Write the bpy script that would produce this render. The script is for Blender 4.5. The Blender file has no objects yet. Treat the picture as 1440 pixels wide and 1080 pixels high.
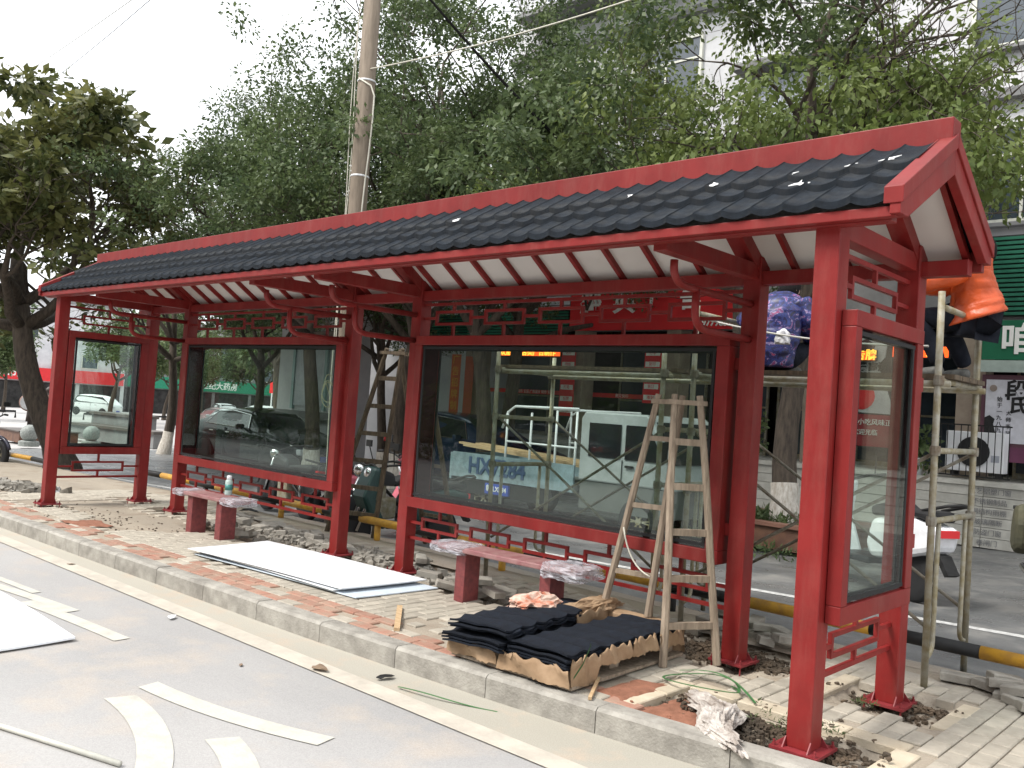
import bpy, math, random
import numpy as np
from mathutils import Vector, Matrix, noise as mnoise
R_ = math.radians
PI = math.pi
rnd = random.Random(7)
S = bpy.context.scene
COL = S.collection

# ------------------------------------------------------------------ camera, sky, sun, exposure
cam_d = bpy.data.cameras.new("camera")
cam = bpy.data.objects.new("camera", cam_d)
COL.objects.link(cam)
cR = Vector((0.73446, 0.67525, 0.06785)); cU = Vector((-0.03163, -0.06581, 0.99733)); cF = Vector((-0.67791, 0.73465, 0.02697))
m3 = Matrix((cR, cU, -cF)).transposed()
cam.matrix_world = Matrix.Translation((1.89616, -4.18448, 1.54636)) @ m3.to_4x4()
cam_d.sensor_width = 36.0
cam_d.lens = 1249.15 / 1440 * 36
cam_d.clip_start = 0.05
cam_d.clip_end = 1500
S.camera = cam

SUN_EL, SUN_AZ = R_(52), R_(205)      # azimuth clockwise from +Y
W = bpy.data.worlds.new("World"); S.world = W; W.use_nodes = True
wn = W.node_tree; wn.nodes.clear()
wo = wn.nodes.new("ShaderNodeOutputWorld"); wb = wn.nodes.new("ShaderNodeBackground")
sk = wn.nodes.new("ShaderNodeTexSky"); hs = wn.nodes.new("ShaderNodeHueSaturation")
sk.sky_type = 'NISHITA'; sk.sun_disc = False; sk.sun_elevation = SUN_EL; sk.sun_rotation = SUN_AZ
sk.air_density = 1.2; sk.dust_density = 4.0; sk.ozone_density = 1.0
hs.inputs['Saturation'].default_value = 0.10
wn.links.new(sk.outputs[0], hs.inputs['Color']); 
mxw = wn.nodes.new("ShaderNodeMix"); mxw.data_type = 'RGBA'; mxw.inputs[0].default_value = 0.72; mxw.inputs[7].default_value = (7.6, 7.8, 8.1, 1)   # cloud cover
wn.links.new(hs.outputs[0], mxw.inputs[6]); wn.links.new(mxw.outputs[2], wb.inputs[0]); wn.links.new(wb.outputs[0], wo.inputs[0])
wb.inputs[1].default_value = 0.115
sd = bpy.data.lights.new("sun", 'SUN'); sd.energy = 1.5; sd.angle = R_(16); sd.color = (1.0, 0.95, 0.88)
so = bpy.data.objects.new("sun", sd); COL.objects.link(so)
sdir = Vector((math.sin(SUN_AZ)*math.cos(SUN_EL), math.cos(SUN_AZ)*math.cos(SUN_EL), math.sin(SUN_EL)))
so.rotation_euler = sdir.to_track_quat('Z', 'Y').to_euler(); so.location = (0, -10, 20)
S.view_settings.view_transform = 'Standard'; S.view_settings.look = 'None'
S.view_settings.gamma = 1; S.view_settings.use_curve_mapping = False
S.view_settings.exposure = 1.25
S.cycles.max_bounces = 6; S.cycles.diffuse_bounces = 3; S.cycles.transmission_bounces = 3; S.cycles.transparent_max_bounces = 24; S.cycles.glossy_bounces = 3
S.cycles.use_denoising = True

# ------------------------------------------------------------------ materials
MATS = {}
def mat(name, col, rough=0.6, metal=0.0, var=0.12, scale=6.0, bump=0.0, bscale=None, spec=0.5, col2=None, emit=None, es=1.0, stretch=None, objrand=0.0, detail=6.0, ramp=(0.35, 0.65)):
    if name in MATS: return MATS[name]
    m = bpy.data.materials.new(name); m.use_nodes = True; nt = m.node_tree; b = nt.nodes['Principled BSDF']
    b.inputs['Roughness'].default_value = rough; b.inputs['Metallic'].default_value = metal
    b.inputs['Specular IOR Level'].default_value = spec
    tc = nt.nodes.new('ShaderNodeTexCoord'); src = tc.outputs['Object']
    if stretch:
        mp = nt.nodes.new('ShaderNodeMapping'); mp.inputs['Scale'].default_value = stretch
        nt.links.new(src, mp.inputs[0]); src = mp.outputs[0]
    nz = nt.nodes.new('ShaderNodeTexNoise'); nz.inputs['Scale'].default_value = scale; nz.inputs['Detail'].default_value = detail
    nz.inputs['Roughness'].default_value = 0.62
    oi = nt.nodes.new('ShaderNodeObjectInfo')
    if objrand:
        ad = nt.nodes.new('ShaderNodeVectorMath'); ad.operation = 'ADD'
        cx = nt.nodes.new('ShaderNodeCombineXYZ'); ml = nt.nodes.new('ShaderNodeMath'); ml.operation = 'MULTIPLY'; ml.inputs[1].default_value = 37.0
        nt.links.new(oi.outputs['Random'], ml.inputs[0]); nt.links.new(ml.outputs[0], cx.inputs[0]); nt.links.new(ml.outputs[0], cx.inputs[1])
        nt.links.new(src, ad.inputs[0]); nt.links.new(cx.outputs[0], ad.inputs[1]); src = ad.outputs[0]
    nt.links.new(src, nz.inputs['Vector'])
    cr = nt.nodes.new('ShaderNodeValToRGB'); e = cr.color_ramp.elements
    c = Vector(col[:3])
    if col2 is None:
        lo = c * (1 - var); hi = c * (1 + var)
    else:
        lo = c; hi = Vector(col2[:3])
    e[0].position = ramp[0]; e[1].position = ramp[1]
    e[0].color = (*lo, 1); e[1].color = (*[min(1, x) for x in hi], 1)
    nt.links.new(nz.outputs['Fac'], cr.inputs[0]); out = cr.outputs[0]
    if objrand:
        h = nt.nodes.new('ShaderNodeHueSaturation'); mr = nt.nodes.new('ShaderNodeMapRange')
        mr.inputs['To Min'].default_value = 1 - objrand; mr.inputs['To Max'].default_value = 1 + objrand
        nt.links.new(oi.outputs['Random'], mr.inputs[0]); nt.links.new(mr.outputs[0], h.inputs['Value']); nt.links.new(out, h.inputs['Color']); out = h.outputs[0]
    nt.links.new(out, b.inputs['Base Color'])
    # roughness breakup
    mr2 = nt.nodes.new('ShaderNodeMapRange'); mr2.inputs['To Min'].default_value = max(0.02, rough - 0.1); mr2.inputs['To Max'].default_value = min(1, rough + 0.1)
    nt.links.new(nz.outputs['Fac'], mr2.inputs[0]); nt.links.new(mr2.outputs[0], b.inputs['Roughness'])
    if bump:
        n2 = nt.nodes.new('ShaderNodeTexNoise'); n2.inputs['Scale'].default_value = bscale or scale * 6; n2.inputs['Detail'].default_value = 4
        nt.links.new(src, n2.inputs['Vector'])
        bp = nt.nodes.new('ShaderNodeBump'); bp.inputs['Strength'].default_value = bump; bp.inputs['Distance'].default_value = 0.01
        nt.links.new(n2.outputs['Fac'], bp.inputs['Height']); nt.links.new(bp.outputs[0], b.inputs['Normal'])
    if emit:
        b.inputs['Emission Color'].default_value = (*emit, 1); b.inputs['Emission Strength'].default_value = es
    MATS[name] = m
    return m

def glass_mat(name, tint=(0.88, 0.94, 0.905), rough=0.015, f0=0.065):
    """clear pane: Schlick reflection on the outer faces, transparent otherwise"""
    m = bpy.data.materials.new(name); m.use_nodes = True; nt = m.node_tree; nt.nodes.clear(); N = nt.nodes.new; L = nt.links.new
    o = N('ShaderNodeOutputMaterial'); mx = N('ShaderNodeMixShader'); t = N('ShaderNodeBsdfTransparent'); g = N('ShaderNodeBsdfGlossy')
    lw = N('ShaderNodeLayerWeight'); lw.inputs[0].default_value = 0.5; ge = N('ShaderNodeNewGeometry')
    def math_(op, a, b):
        k = N('ShaderNodeMath'); k.operation = op
        for i, v in enumerate((a, b)):
            if isinstance(v, (int, float)): k.inputs[i].default_value = v
            else: L(v, k.inputs[i])
        return k.outputs[0]
    p5 = math_('POWER', lw.outputs['Facing'], 5.0); f = math_('ADD', math_('MULTIPLY', p5, 1-f0), f0)
    f = math_('MULTIPLY', f, math_('SUBTRACT', 1.0, ge.outputs['Backfacing']))
    t.inputs[0].default_value = (*tint, 1); g.inputs['Roughness'].default_value = rough; g.inputs['Color'].default_value = (0.9, 0.95, 0.95, 1)
    L(f, mx.inputs[0]); L(t.outputs[0], mx.inputs[1]); L(g.outputs[0], mx.inputs[2]); L(mx.outputs[0], o.inputs[0])
    return m

RED = mat('red_paint', (0.200, 0.0145, 0.0135), 0.46, var=0.14, scale=3.5, bump=0.06, bscale=30, objrand=0.04, spec=0.32, detail=10)
def dusty(m, dust, amt, sc):
    """thin dust film and scuffs over a paint"""
    nt = m.node_tree; b = nt.nodes['Principled BSDF']; src = b.inputs['Base Color'].links[0].from_socket
    tc = nt.nodes.new('ShaderNodeTexCoord'); mp = nt.nodes.new('ShaderNodeMapping'); mp.inputs['Scale'].default_value = (sc, sc, sc*0.22); nz = nt.nodes.new('ShaderNodeTexNoise')
    nz.inputs['Scale'].default_value = 1.0; nz.inputs['Detail'].default_value = 9; nz.inputs['Roughness'].default_value = 0.72
    mr = nt.nodes.new('ShaderNodeMapRange'); mr.inputs['From Min'].default_value = 0.47; mr.inputs['From Max'].default_value = 0.75; mr.inputs['To Max'].default_value = amt
    mx = nt.nodes.new('ShaderNodeMix'); mx.data_type = 'RGBA'; L = nt.links.new
    L(tc.outputs['Object'], mp.inputs[0]); L(mp.outputs[0], nz.inputs['Vector']); L(nz.outputs['Fac'], mr.inputs[0]); L(mr.outputs[0], mx.inputs[0]); L(src, mx.inputs[6]); mx.inputs[7].default_value = (*dust, 1); L(mx.outputs[2], b.inputs['Base Color'])
dusty(RED, (0.30, 0.15, 0.12), 0.22, 7.0)
REDD = mat('red_paint_worn', (0.20, 0.022, 0.026), 0.5, var=0.22, scale=14, bump=0.1)
TILE = mat('stone_coated_tile', (0.014, 0.0185, 0.025), 0.9, var=0.35, scale=14, bump=0.5, bscale=400, objrand=0.06, spec=0.22, detail=12)
dusty(TILE, (0.09, 0.085, 0.075), 0.45, 5.0)
CEIL = mat('white_ceiling_board', (0.62, 0.60, 0.57), 0.6, var=0.05, scale=2, objrand=0.03)
GLASS = glass_mat('display_glass')
GLASSB = glass_mat('back_glass', (0.96, 0.98, 0.97), f0=0.03)
CGLASS = mat('car_glass', (0.015, 0.018, 0.02), 0.06, var=0.1, spec=0.8)
BLACK = mat('black_rubber', (0.012, 0.012, 0.013), 0.75, var=0.2, scale=20)
DARK = mat('dark_plastic', (0.02, 0.02, 0.022), 0.45, var=0.2)
STEEL = mat('galvanised_steel', (0.36, 0.345, 0.29), 0.6, 0.35, var=0.25, scale=14, col2=(0.24, 0.20, 0.11), bump=0.1)
CHROME = mat('chrome', (0.6, 0.6, 0.6), 0.18, 1.0, var=0.05)
WOOD = mat('weathered_wood', (0.35, 0.28, 0.21), 0.85, scale=5, col2=(0.19, 0.145, 0.105), stretch=(6, 6, 0.8), bump=0.3, bscale=25)
WOODD = mat('dark_weathered_wood', (0.13, 0.095, 0.06), 0.85, scale=5, col2=(0.06, 0.045, 0.03), stretch=(6, 6, 0.8), bump=0.3, bscale=25)
PINE = mat('fresh_pine', (0.55, 0.40, 0.24), 0.7, scale=8, col2=(0.42, 0.28, 0.15), stretch=(1, 8, 8))
CARD = mat('cardboard', (0.38, 0.26, 0.16), 0.85, scale=6, col2=(0.25, 0.16, 0.09), bump=0.2, bscale=30)
CONC = mat('kerb_concrete', (0.37, 0.35, 0.31), 0.92, scale=7, col2=(0.22, 0.205, 0.18), bump=0.5, bscale=70, objrand=0.05, detail=12)
POLEC = mat('pole_concrete', (0.235, 0.19, 0.145), 0.9, scale=4, col2=(0.15, 0.12, 0.09), bump=0.2, stretch=(4, 4, 0.6))
WHITE = mat('white_paint', (0.72, 0.73, 0.75), 0.45, var=0.04)
WHITEP = mat('white_panel', (0.80, 0.83, 0.86), 0.35, var=0.02)
YEL = mat('yellow_paint', (0.62, 0.33, 0.03), 0.5, scale=14, col2=(0.42, 0.22, 0.04))
BLKP = mat('black_paint', (0.016, 0.016, 0.016), 0.6, var=0.3, scale=15, spec=0.3)
BARK = mat('bark', (0.10, 0.078, 0.058), 0.95, scale=5, col2=(0.045, 0.035, 0.028), bump=1.0, bscale=18, stretch=(4, 4, 0.8))
LIME = mat('limewash', (0.58, 0.55, 0.50), 0.9, scale=9, col2=(0.35, 0.31, 0.26), bump=0.8, bscale=20, stretch=(3, 3, 1))
SOIL = mat('soil', (0.12, 0.085, 0.055), 0.95, scale=3, col2=(0.045, 0.036, 0.026), bump=0.9, bscale=45)
REDSOIL = mat('red_soil', (0.30, 0.13, 0.08), 0.95, scale=12, col2=(0.20, 0.085, 0.05), bump=0.8, bscale=60)
GREENP = mat('green_sign_paint', (0.004, 0.12, 0.055), 0.5, var=0.1, scale=3)
REDSIGN = mat("red_sign", (0.68, 0.025, 0.03), 0.5, var=0.06, scale=3)
WALLW = mat('building_render', (0.62, 0.62, 0.63), 0.85, scale=1.2, col2=(0.50, 0.50, 0.52), bump=0.1)
WALLG = mat('grey_render', (0.26, 0.26, 0.26), 0.9, scale=1.2, col2=(0.17, 0.17, 0.17))
MARB = mat('tan_marble', (0.36, 0.30, 0.23), 0.5, scale=3, col2=(0.25, 0.19, 0.15))
SLAB = mat('pale_stone_slab', (0.52, 0.51, 0.46), 0.6, scale=4, col2=(0.38, 0.37, 0.33), objrand=0.08)
WINB = mat('window_glass', (0.05, 0.065, 0.08), 0.08, var=0.2, scale=2, spec=0.9)
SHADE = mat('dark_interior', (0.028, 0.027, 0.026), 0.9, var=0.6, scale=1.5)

# ------------------------------------------------------------------ mesh helpers
class MB:
    def __init__(s): s.v = []; s.f = []
    def add(s, vs, fs):
        o = len(s.v); s.v.extend([tuple(p) for p in vs]); s.f.extend([tuple(i + o for i in f) for f in fs]); return s
    def box(s, x0, x1, y0, y1, z0, z1):
        return s.add([(x0,y0,z0),(x1,y0,z0),(x1,y1,z0),(x0,y1,z0),(x0,y0,z1),(x1,y0,z1),(x1,y1,z1),(x0,y1,z1)],
                     [(0,3,2,1),(4,5,6,7),(0,1,5,4),(1,2,6,5),(2,3,7,6),(3,0,4,7)])
    def cbox(s, c, d, M=None):
        x, y, z = d[0]/2, d[1]/2, d[2]/2
        vs = [Vector(p) for p in [(-x,-y,-z),(x,-y,-z),(x,y,-z),(-x,y,-z),(-x,-y,z),(x,-y,z),(x,y,z),(-x,y,z)]]
        if M is not None: vs = [M @ p for p in vs]
        return s.add([p + Vector(c) for p in vs], [(0,3,2,1),(4,5,6,7),(0,1,5,4),(1,2,6,5),(2,3,7,6),(3,0,4,7)])
    def beam(s, a, b, w, h=None, up=(0,0,1)):
        a = Vector(a); b = Vector(b); h = h or w; d = (b - a); L = d.length; d.normalize(); up = Vector(up)
        if abs(d.dot(up)) > 0.98: up = Vector((0,1,0))
        r = d.cross(up).normalized(); u = r.cross(d)
        vs = [p + r*sx*w/2 + u*sz*h/2 for p in (a, b) for sx, sz in ((-1,-1),(1,-1),(1,1),(-1,1))]
        return s.add(vs, [(0,1,2,3),(7,6,5,4),(0,4,5,1),(1,5,6,2),(2,6,7,3),(3,7,4,0)])
    def tube(s, pts, r, n=8, cap=True):
        pts = [Vector(p) for p in pts]; rs = r if isinstance(r, (list, tuple)) else [r]*len(pts)
        o = len(s.v); prev = None
        for i, p in enumerate(pts):
            d = (pts[min(i+1, len(pts)-1)] - pts[max(i-1, 0)])
            if d.length < 1e-9: d = Vector((0,0,1))
            d.normalize()
            if prev is None:
                a = Vector((0,0,1)) if abs(d.z) < 0.9 else Vector((1,0,0)); u = d.cross(a).normalized()
            else:
                u = (prev - d*prev.dot(d)); u = u.normalized() if u.length > 1e-6 else d.orthogonal().normalized()
            prev = u; w = d.cross(u)
            for k in range(n):
                t = 2*PI*k/n; s.v.append(tuple(p + (u*math.cos(t) + w*math.sin(t))*rs[i]))
        for i in range(len(pts)-1):
            for k in range(n):
                a = o+i*n+k; b = o+i*n+(k+1) % n; s.f.append((a, b, b+n, a+n))
        if cap:
            s.f.append(tuple(o+k for k in range(n))[::-1]); e = o+(len(pts)-1)*n; s.f.append(tuple(e+k for k in range(n)))
        return s
    def lathe(s, prof, c=(0,0,0), n=16, M=None):
        o = len(s.v); c = Vector(c)
        for r, z in prof:
            for k in range(n):
                t = 2*PI*k/n; p = Vector((r*math.cos(t), r*math.sin(t), z))
                if M is not None: p = M @ p
                s.v.append(tuple(p + c))
        for i in range(len(prof)-1):
            for k in range(n):
                a = o+i*n+k; b = o+i*n+(k+1) % n; s.f.append((a, b, b+n, a+n))
        s.f.append(tuple(o+k for k in range(n))[::-1]); e = o+(len(prof)-1)*n; s.f.append(tuple(e+k for k in range(n)))
        return s
    def prism(s, poly, axis, a0, a1):
        # poly in the two other axes (x: (y,z), y: (x,z), z: (x,y))
        def P(u, w, a): return {'x': (a,u,w), 'y': (u,a,w), 'z': (u,w,a)}[axis]
        n = len(poly); vs = [P(u, w, a0) for u, w in poly] + [P(u, w, a1) for u, w in poly]
        return s.add(vs, [tuple(range(n))[::-1], tuple(range(n, 2*n))] + [(i, (i+1) % n, n+(i+1) % n, n+i) for i in range(n)])
    def mesh(s, name, m=None, smooth=False):
        me = bpy.data.meshes.new(name); me.from_pydata(s.v, [], s.f); me.update()
        if m: me.materials.append(m)
        if smooth: me.polygons.foreach_set('use_smooth', [True]*len(me.polygons))
        return me

def obj(name, me, parent=None, m=None, smooth=False, bevel=0, kind=None, label=None, loc=None, rot=None, fix=True):
    if isinstance(me, MB):
        me = me.mesh(name, m, smooth)
        if fix:
            import bmesh
            b = bmesh.new(); b.from_mesh(me); bmesh.ops.recalc_face_normals(b, faces=b.faces); b.to_mesh(me); b.free()
    o = bpy.data.objects.new(name, me); COL.objects.link(o)
    if parent is not None: o.parent = parent
    if loc is not None: o.location = loc
    if rot is not None: o.rotation_euler = rot
    if bevel:
        bv = o.modifiers.new('bevel', 'BEVEL'); bv.width = bevel; bv.segments = 2; bv.limit_method = 'ANGLE'; bv.angle_limit = R_(40)
    if kind: o['kind'] = kind
    if label: o['label'] = label
    return o
def tag(o, label, cat, group=None):
    o['label'] = label; o['category'] = cat
    if group: o['group'] = group
    return o
def thing(name, label, cat, loc=(0,0,0), rz=0, group=None, rot=None):
    o = bpy.data.objects.new(name, None); COL.objects.link(o); o.empty_display_size = 0.1
    o.location = loc; o.rotation_euler = rot or (0, 0, rz)
    return tag(o, label, cat, group)
def dup(root, label=None, loc=None, rz=None, scale=None):
    c = root.copy(); COL.objects.link(c)
    if label: c['label'] = label
    if loc is not None: c.location = loc
    if rz is not None: c.rotation_euler = (0, 0, rz)
    if scale is not None: c.scale = (scale,)*3
    def rec(a, b):
        for ch in a.children:
            d = ch.copy(); COL.objects.link(d); d.parent = b; rec(ch, d)
    rec(root, c)
    return c
def text_mesh(body, size, depth=0.01, bold=0.0, xs=1.0):
    cu = bpy.data.curves.new('t', 'FONT'); cu.body = body; cu.size = size; cu.extrude = depth/2; cu.offset = bold
    cu.align_x = 'CENTER'; cu.align_y = 'CENTER'; cu.resolution_u = 3
    o = bpy.data.objects.new('t', cu); COL.objects.link(o)
    dg = bpy.context.evaluated_depsgraph_get(); me = bpy.data.meshes.new_from_object(o.evaluated_get(dg))
    bpy.data.objects.remove(o); bpy.data.curves.remove(cu)
    if xs != 1.0: me.transform(Matrix.Diagonal((xs, 1, 1, 1)))
    return me
def text(name, body, size, m, parent, loc, rot=(PI/2, 0, 0), depth=0.01, bold=0.0, xs=1.0):
    me = text_mesh(body, size, depth, bold, xs); me.materials.clear(); me.materials.append(m)
    return obj(name, me, parent, loc=loc, rot=rot)

# ------------------------------------------------------------------ GROUND
def gback(x): return -0.10 + 0.019*max(-170, min(0, x))
def gfront(x): return -0.14 + 0.019*max(-170, min(0, x+10))
def kerbf(x): return -0.496 + 0.036*(x+2.48) + 0.0113*max(0, x+4)**2      # road-side line of the kerb
def gpave(x): return 0.019*max(-170, min(0, x+10.5))
def sheet(name, xs, ys, zf, m, kind='structure', smooth=True):
    mb = MB()
    for y in ys:
        for x in xs: mb.v.append((x, y, zf(x, y)))
    n = len(xs)
    for j in range(len(ys)-1):
        for i in range(n-1): mb.f.append((j*n+i, j*n+i+1, (j+1)*n+i+1, (j+1)*n+i))
    return obj(name, mb, None, m, smooth, kind=kind, fix=False)

def ground_mat(name, c1, c2, c3, rough, s1=0.35, s2=2.2, fine=140.0, bump=0.25, spec=0.4, crack=False):
    m = bpy.data.materials.new(name); m.use_nodes = True; nt = m.node_tree; b = nt.nodes['Principled BSDF']
    b.inputs['Roughness'].default_value = rough; b.inputs['Specular IOR Level'].default_value = spec
    tc = nt.nodes.new('ShaderNodeTexCoord')
    def nz(s, d=5, st=None):
        n = nt.nodes.new('ShaderNodeTexNoise'); n.inputs['Scale'].default_value = s; n.inputs['Detail'].default_value = d; n.inputs['Roughness'].default_value = 0.6
        if st:
            mp = nt.nodes.new('ShaderNodeMapping'); mp.inputs['Scale'].default_value = st; nt.links.new(tc.outputs['Object'], mp.inputs[0]); nt.links.new(mp.outputs[0], n.inputs['Vector'])
        else: nt.links.new(tc.outputs['Object'], n.inputs['Vector'])
        return n
    def mix(f, a, bb):
        x = nt.nodes.new('ShaderNodeMix'); x.data_type = 'RGBA'
        nt.links.new(f, x.inputs[0])
        for sck, v in ((x.inputs[6], a), (x.inputs[7], bb)):
            if isinstance(v, tuple): sck.default_value = (*v, 1)
            else: nt.links.new(v, sck)
        return x.outputs[2]
    def ramp(o, a, bb):
        r = nt.nodes.new('ShaderNodeMapRange'); r.inputs['From Min'].default_value = a; r.inputs['From Max'].default_value = bb; nt.links.new(o, r.inputs[0]); return r.outputs[0]
    n1 = nz(s1, 6, (0.5, 1.6, 1)); n2 = nz(s2, 7); n3 = nz(fine, 2)
    c = mix(ramp(n1.outputs['Fac'], 0.36, 0.64), c1, c2)
    c = mix(ramp(n2.outputs['Fac'], 0.52, 0.78), c, c3)
    g = nt.nodes.new('ShaderNodeMix'); g.data_type = 'RGBA'; g.blend_type = 'OVERLAY'; g.inputs[0].default_value = 0.28
    nt.links.new(c, g.inputs[6]); nt.links.new(n3.outputs['Fac'], g.inputs[7]); c = g.outputs[2]
    nt.links.new(c, b.inputs['Base Color'])
    if crack:
        rr = nt.nodes.new('ShaderNodeMapRange'); rr.inputs['From Min'].default_value = 0.4; rr.inputs['From Max'].default_value = 0.6; rr.inputs['To Min'].default_value = rough-0.35; rr.inputs['To Max'].default_value = rough
        nt.links.new(n2.outputs['Fac'], rr.inputs[0]); nt.links.new(rr.outputs[0], b.inputs['Roughness'])
    bp = nt.nodes.new('ShaderNodeBump'); bp.inputs['Strength'].default_value = bump; bp.inputs['Distance'].default_value = 0.006
    nt.links.new(n3.outputs['Fac'], bp.inputs['Height']); nt.links.new(bp.outputs[0], b.inputs['Normal'])
    return m
ROADM = ground_mat('road_surface', (0.36, 0.35, 0.34), (0.29, 0.285, 0.28), (0.40, 0.35, 0.30), 0.85)
GUTM = ground_mat('gutter_concrete', (0.40, 0.375, 0.32), (0.34, 0.32, 0.27), (0.44, 0.35, 0.27), 0.9, s2=3.5)
BACKM = ground_mat('parking_asphalt', (0.16, 0.16, 0.158), (0.10, 0.104, 0.106), (0.26, 0.25, 0.23), 0.62, s1=0.9, s2=1.6, crack=True)
FARM = ground_mat('far_road_concrete', (0.42, 0.41, 0.40), (0.36, 0.35, 0.345), (0.45, 0.42, 0.38), 0.8)
SANDM = ground_mat('sand_bed', (0.36, 0.31, 0.245), (0.29, 0.25, 0.20), (0.22, 0.17, 0.125), 0.95, s1=0.9, s2=3.0, fine=70, bump=0.7)
STRIPM = ground_mat('dusty_strip', (0.37, 0.30, 0.235), (0.34, 0.32, 0.28), (0.33, 0.20, 0.14), 0.95, s1=0.6, s2=1.3, fine=70, bump=0.7)

xsb = [-600, -300, -170, -120, -80, -50, -30, -20, -10, 0, 20, 60, 300]
sheet('ground', xsb, [-300, -80, -20, 2.2, 12, 40, 90, 300, 600], lambda x, y: gback(x) - 0.12, FARM)
xs2 = [-170, -120, -80, -50, -30, -20, -14, -10, -6, -3, 0, 4, 12, 30]
sheet('road', xs2, [-14, -8, -4, -2, -0.9, -0.08], lambda x, y: gfront(x), ROADM)
sheet('parking_lane', [-26, -20, -14, -10, -6, -3, 0, 4, 12, 30], [2.0, 2.6, 4, 7, 10, 11.2], lambda x, y: gback(x), BACKM)
# gutter band and painted edge line
def strip(name, xs, fa, fb, m, dz, kind='structure', fz=gfront):
    mb = MB()
    for x in xs: mb.v += [(x, fa(x), fz(x)+dz), (x, fb(x), fz(x)+dz)]
    for i in range(len(xs)-1): mb.f.append((2*i, 2*i+2, 2*i+3, 2*i+1))
    return obj(name, mb, None, m, kind=kind, fix=False)
xl = [-60, -30, -20, -14] + [-10 + 0.5*i for i in range(27)]
lf = lambda x: -0.750 + 0.0195*(x+1.52)
LINE = mat('road_line_paint', (0.50, 0.455, 0.385), 0.85, scale=6, col2=(0.38, 0.345, 0.295), bump=0.3, detail=12, ramp=(0.40, 0.72))
MARK = mat('road_mark_paint', (0.48, 0.465, 0.41), 0.88, scale=9, col2=(0.38, 0.365, 0.325), bump=0.3, detail=12, ramp=(0.45, 0.75))
strip('gutter', xl, lambda x: lf(x), lambda x: kerbf(x)+0.04, GUTM, 0.004)
strip('edge_line', xl, lambda x: lf(x)-0.145, lambda x: lf(x)+0.01, LINE, 0.008)
strip('bay_line', [-26, -14, -10, -6, -3, 0, 4, 12], lambda x: 4.38+0.05*x, lambda x: 4.50+0.05*x, mat('bay_paint', (0.62, 0.62, 0.60), 0.7, scale=20, col2=(0.35, 0.35, 0.34)), 0.004, fz=gback)
def curve_mark(p0, p1, w, bow, n=10):
    mb = MB(); p0 = Vector(p0); p1 = Vector(p1); d = (p1-p0).normalized(); nrm = Vector((-d.y, d.x))
    for i in range(n+1):
        t = i/n; c = p0.lerp(p1, t) + nrm*bow*4*t*(1-t)
        for sgn in (-1, 1): q = c + nrm*sgn*w/2; mb.v.append((q.x, q.y, gfront(q.x)+0.005))
    for i in range(n): mb.f.append((2*i, 2*i+2, 2*i+3, 2*i+1))
    return obj('road_marking', mb, None, MARK, kind='structure', fix=False)
curve_mark((-2.92, -1.795), (-1.65, -1.50), 0.13, -0.055)
curve_mark((-2.81, -2.00), (-1.80, -2.30), 0.16, 0.07)
curve_mark((-1.98, -1.87), (-1.25, -2.20), 0.16, 0.05)
curve_mark((-6.3, -1.58), (-5.45, -1.50), 0.07, 0.0)
curve_mark((-6.1, -1.72), (-4.74, -1.50), 0.10, 0.02)
curve_mark((-5.2, -1.66), (-3.86, -1.53), 0.11, 0.01)

# kerb: separate stones
kerb = bpy.data.objects.new('kerb', None); COL.objects.link(kerb); kerb['kind'] = 'structure'
x = -24.0
while x < 1.4:
    L = 0.98 if x < -12 else 0.74
    a, b2 = x+0.003, x+L-0.003
    ya, yb = kerbf(a), kerbf(b2); w = 0.135
    mb = MB(); z1 = 0.0; jj = rnd.uniform(-0.002, 0.002)
    P = [(a, ya), (b2, yb), (b2, yb+w), (a, ya+w)]
    c = 0.018
    bot = [(px, py, -0.3) for px, py in P]
    mid = [(px, py, gpave(px)-c+jj) for px, py in P[:2]]
    top = [(P[0][0], P[0][1]+c, gpave(a)+jj), (P[1][0], P[1][1]+c, gpave(b2)+jj), (P[2][0], P[2][1], gpave(b2)+jj), (P[3][0], P[3][1], gpave(a)+jj)]
    mb.add(bot+mid+top, [(0,1,5,4), (4,5,7,6), (6,7,8,9), (1,2,8,7,5), (3,0,4,6,9), (2,3,9,8), (3,2,1,0)])
    obj('kerb_stone', mb, kerb, CONC)
    x += L

# pavement bed with pits, pavers on top
PITS = [(-0.80, 0.36, -0.36, 0.42), (-0.20, 0.36, 0.98, 1.50), (-1.62, -0.60, 0.98, 1.75), (-4.75, -3.75, 0.95, 1.55), (-5.75, -5.0, 0.85, 1.5),
        (-8.95, -8.3, 0.95, 1.5), (-9.95, -9.35, -0.15, 0.2), (-9.95, -9.3, 1.0, 1.4), (-7.7, -3.6, 1.15, 1.72), (-7.5, -6.2, 0.75, 1.3), (-3.5, -2.8, 0.95, 1.6)]
def in_pit(x, y, g=0.0): return any(a-g < x < b+g and c-g < y < d+g for a, b, c, d in PITS)
def zbed(x, y):
    z = -0.014 + gpave(x) + 0.006*(mnoise.noise(Vector((x*2.3, y*2.3, 0))))
    if in_pit(x, y, 0.03):
        z += -0.050 + 0.055*mnoise.noise(Vector((x*5, y*5, 3.1))) + 0.03*mnoise.noise(Vector((x*14, y*14, 1.1)))
    return z
bx = [-26, -22, -18, -15, -13, -12] + [-11 + 0.045*i for i in range(int(13.2/0.045))]
sheet('pavement', bx, [-0.52 + 0.045*i for i in range(62)], lambda x, y: (zbed(x, y) if y > kerbf(x)+0.05 else -0.16+gpave(x)) if y < 2.2 else gback(x)-0.02, SANDM)
sheet('dusty_strip', [-40, -26, -20, -16, -13, -11] + [-10+0.3*i for i in range(44)], [1.72, 1.9, 2.1, 2.3, 2.45], lambda x, y: (gpave(x)*0.6+gback(x)*0.4 if x < -8 else 0.0) - 0.012 - 0.06*max(0, y-2.0) + 0.012*mnoise.noise(Vector((x*3, y*3, 0))), STRIPM)
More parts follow.
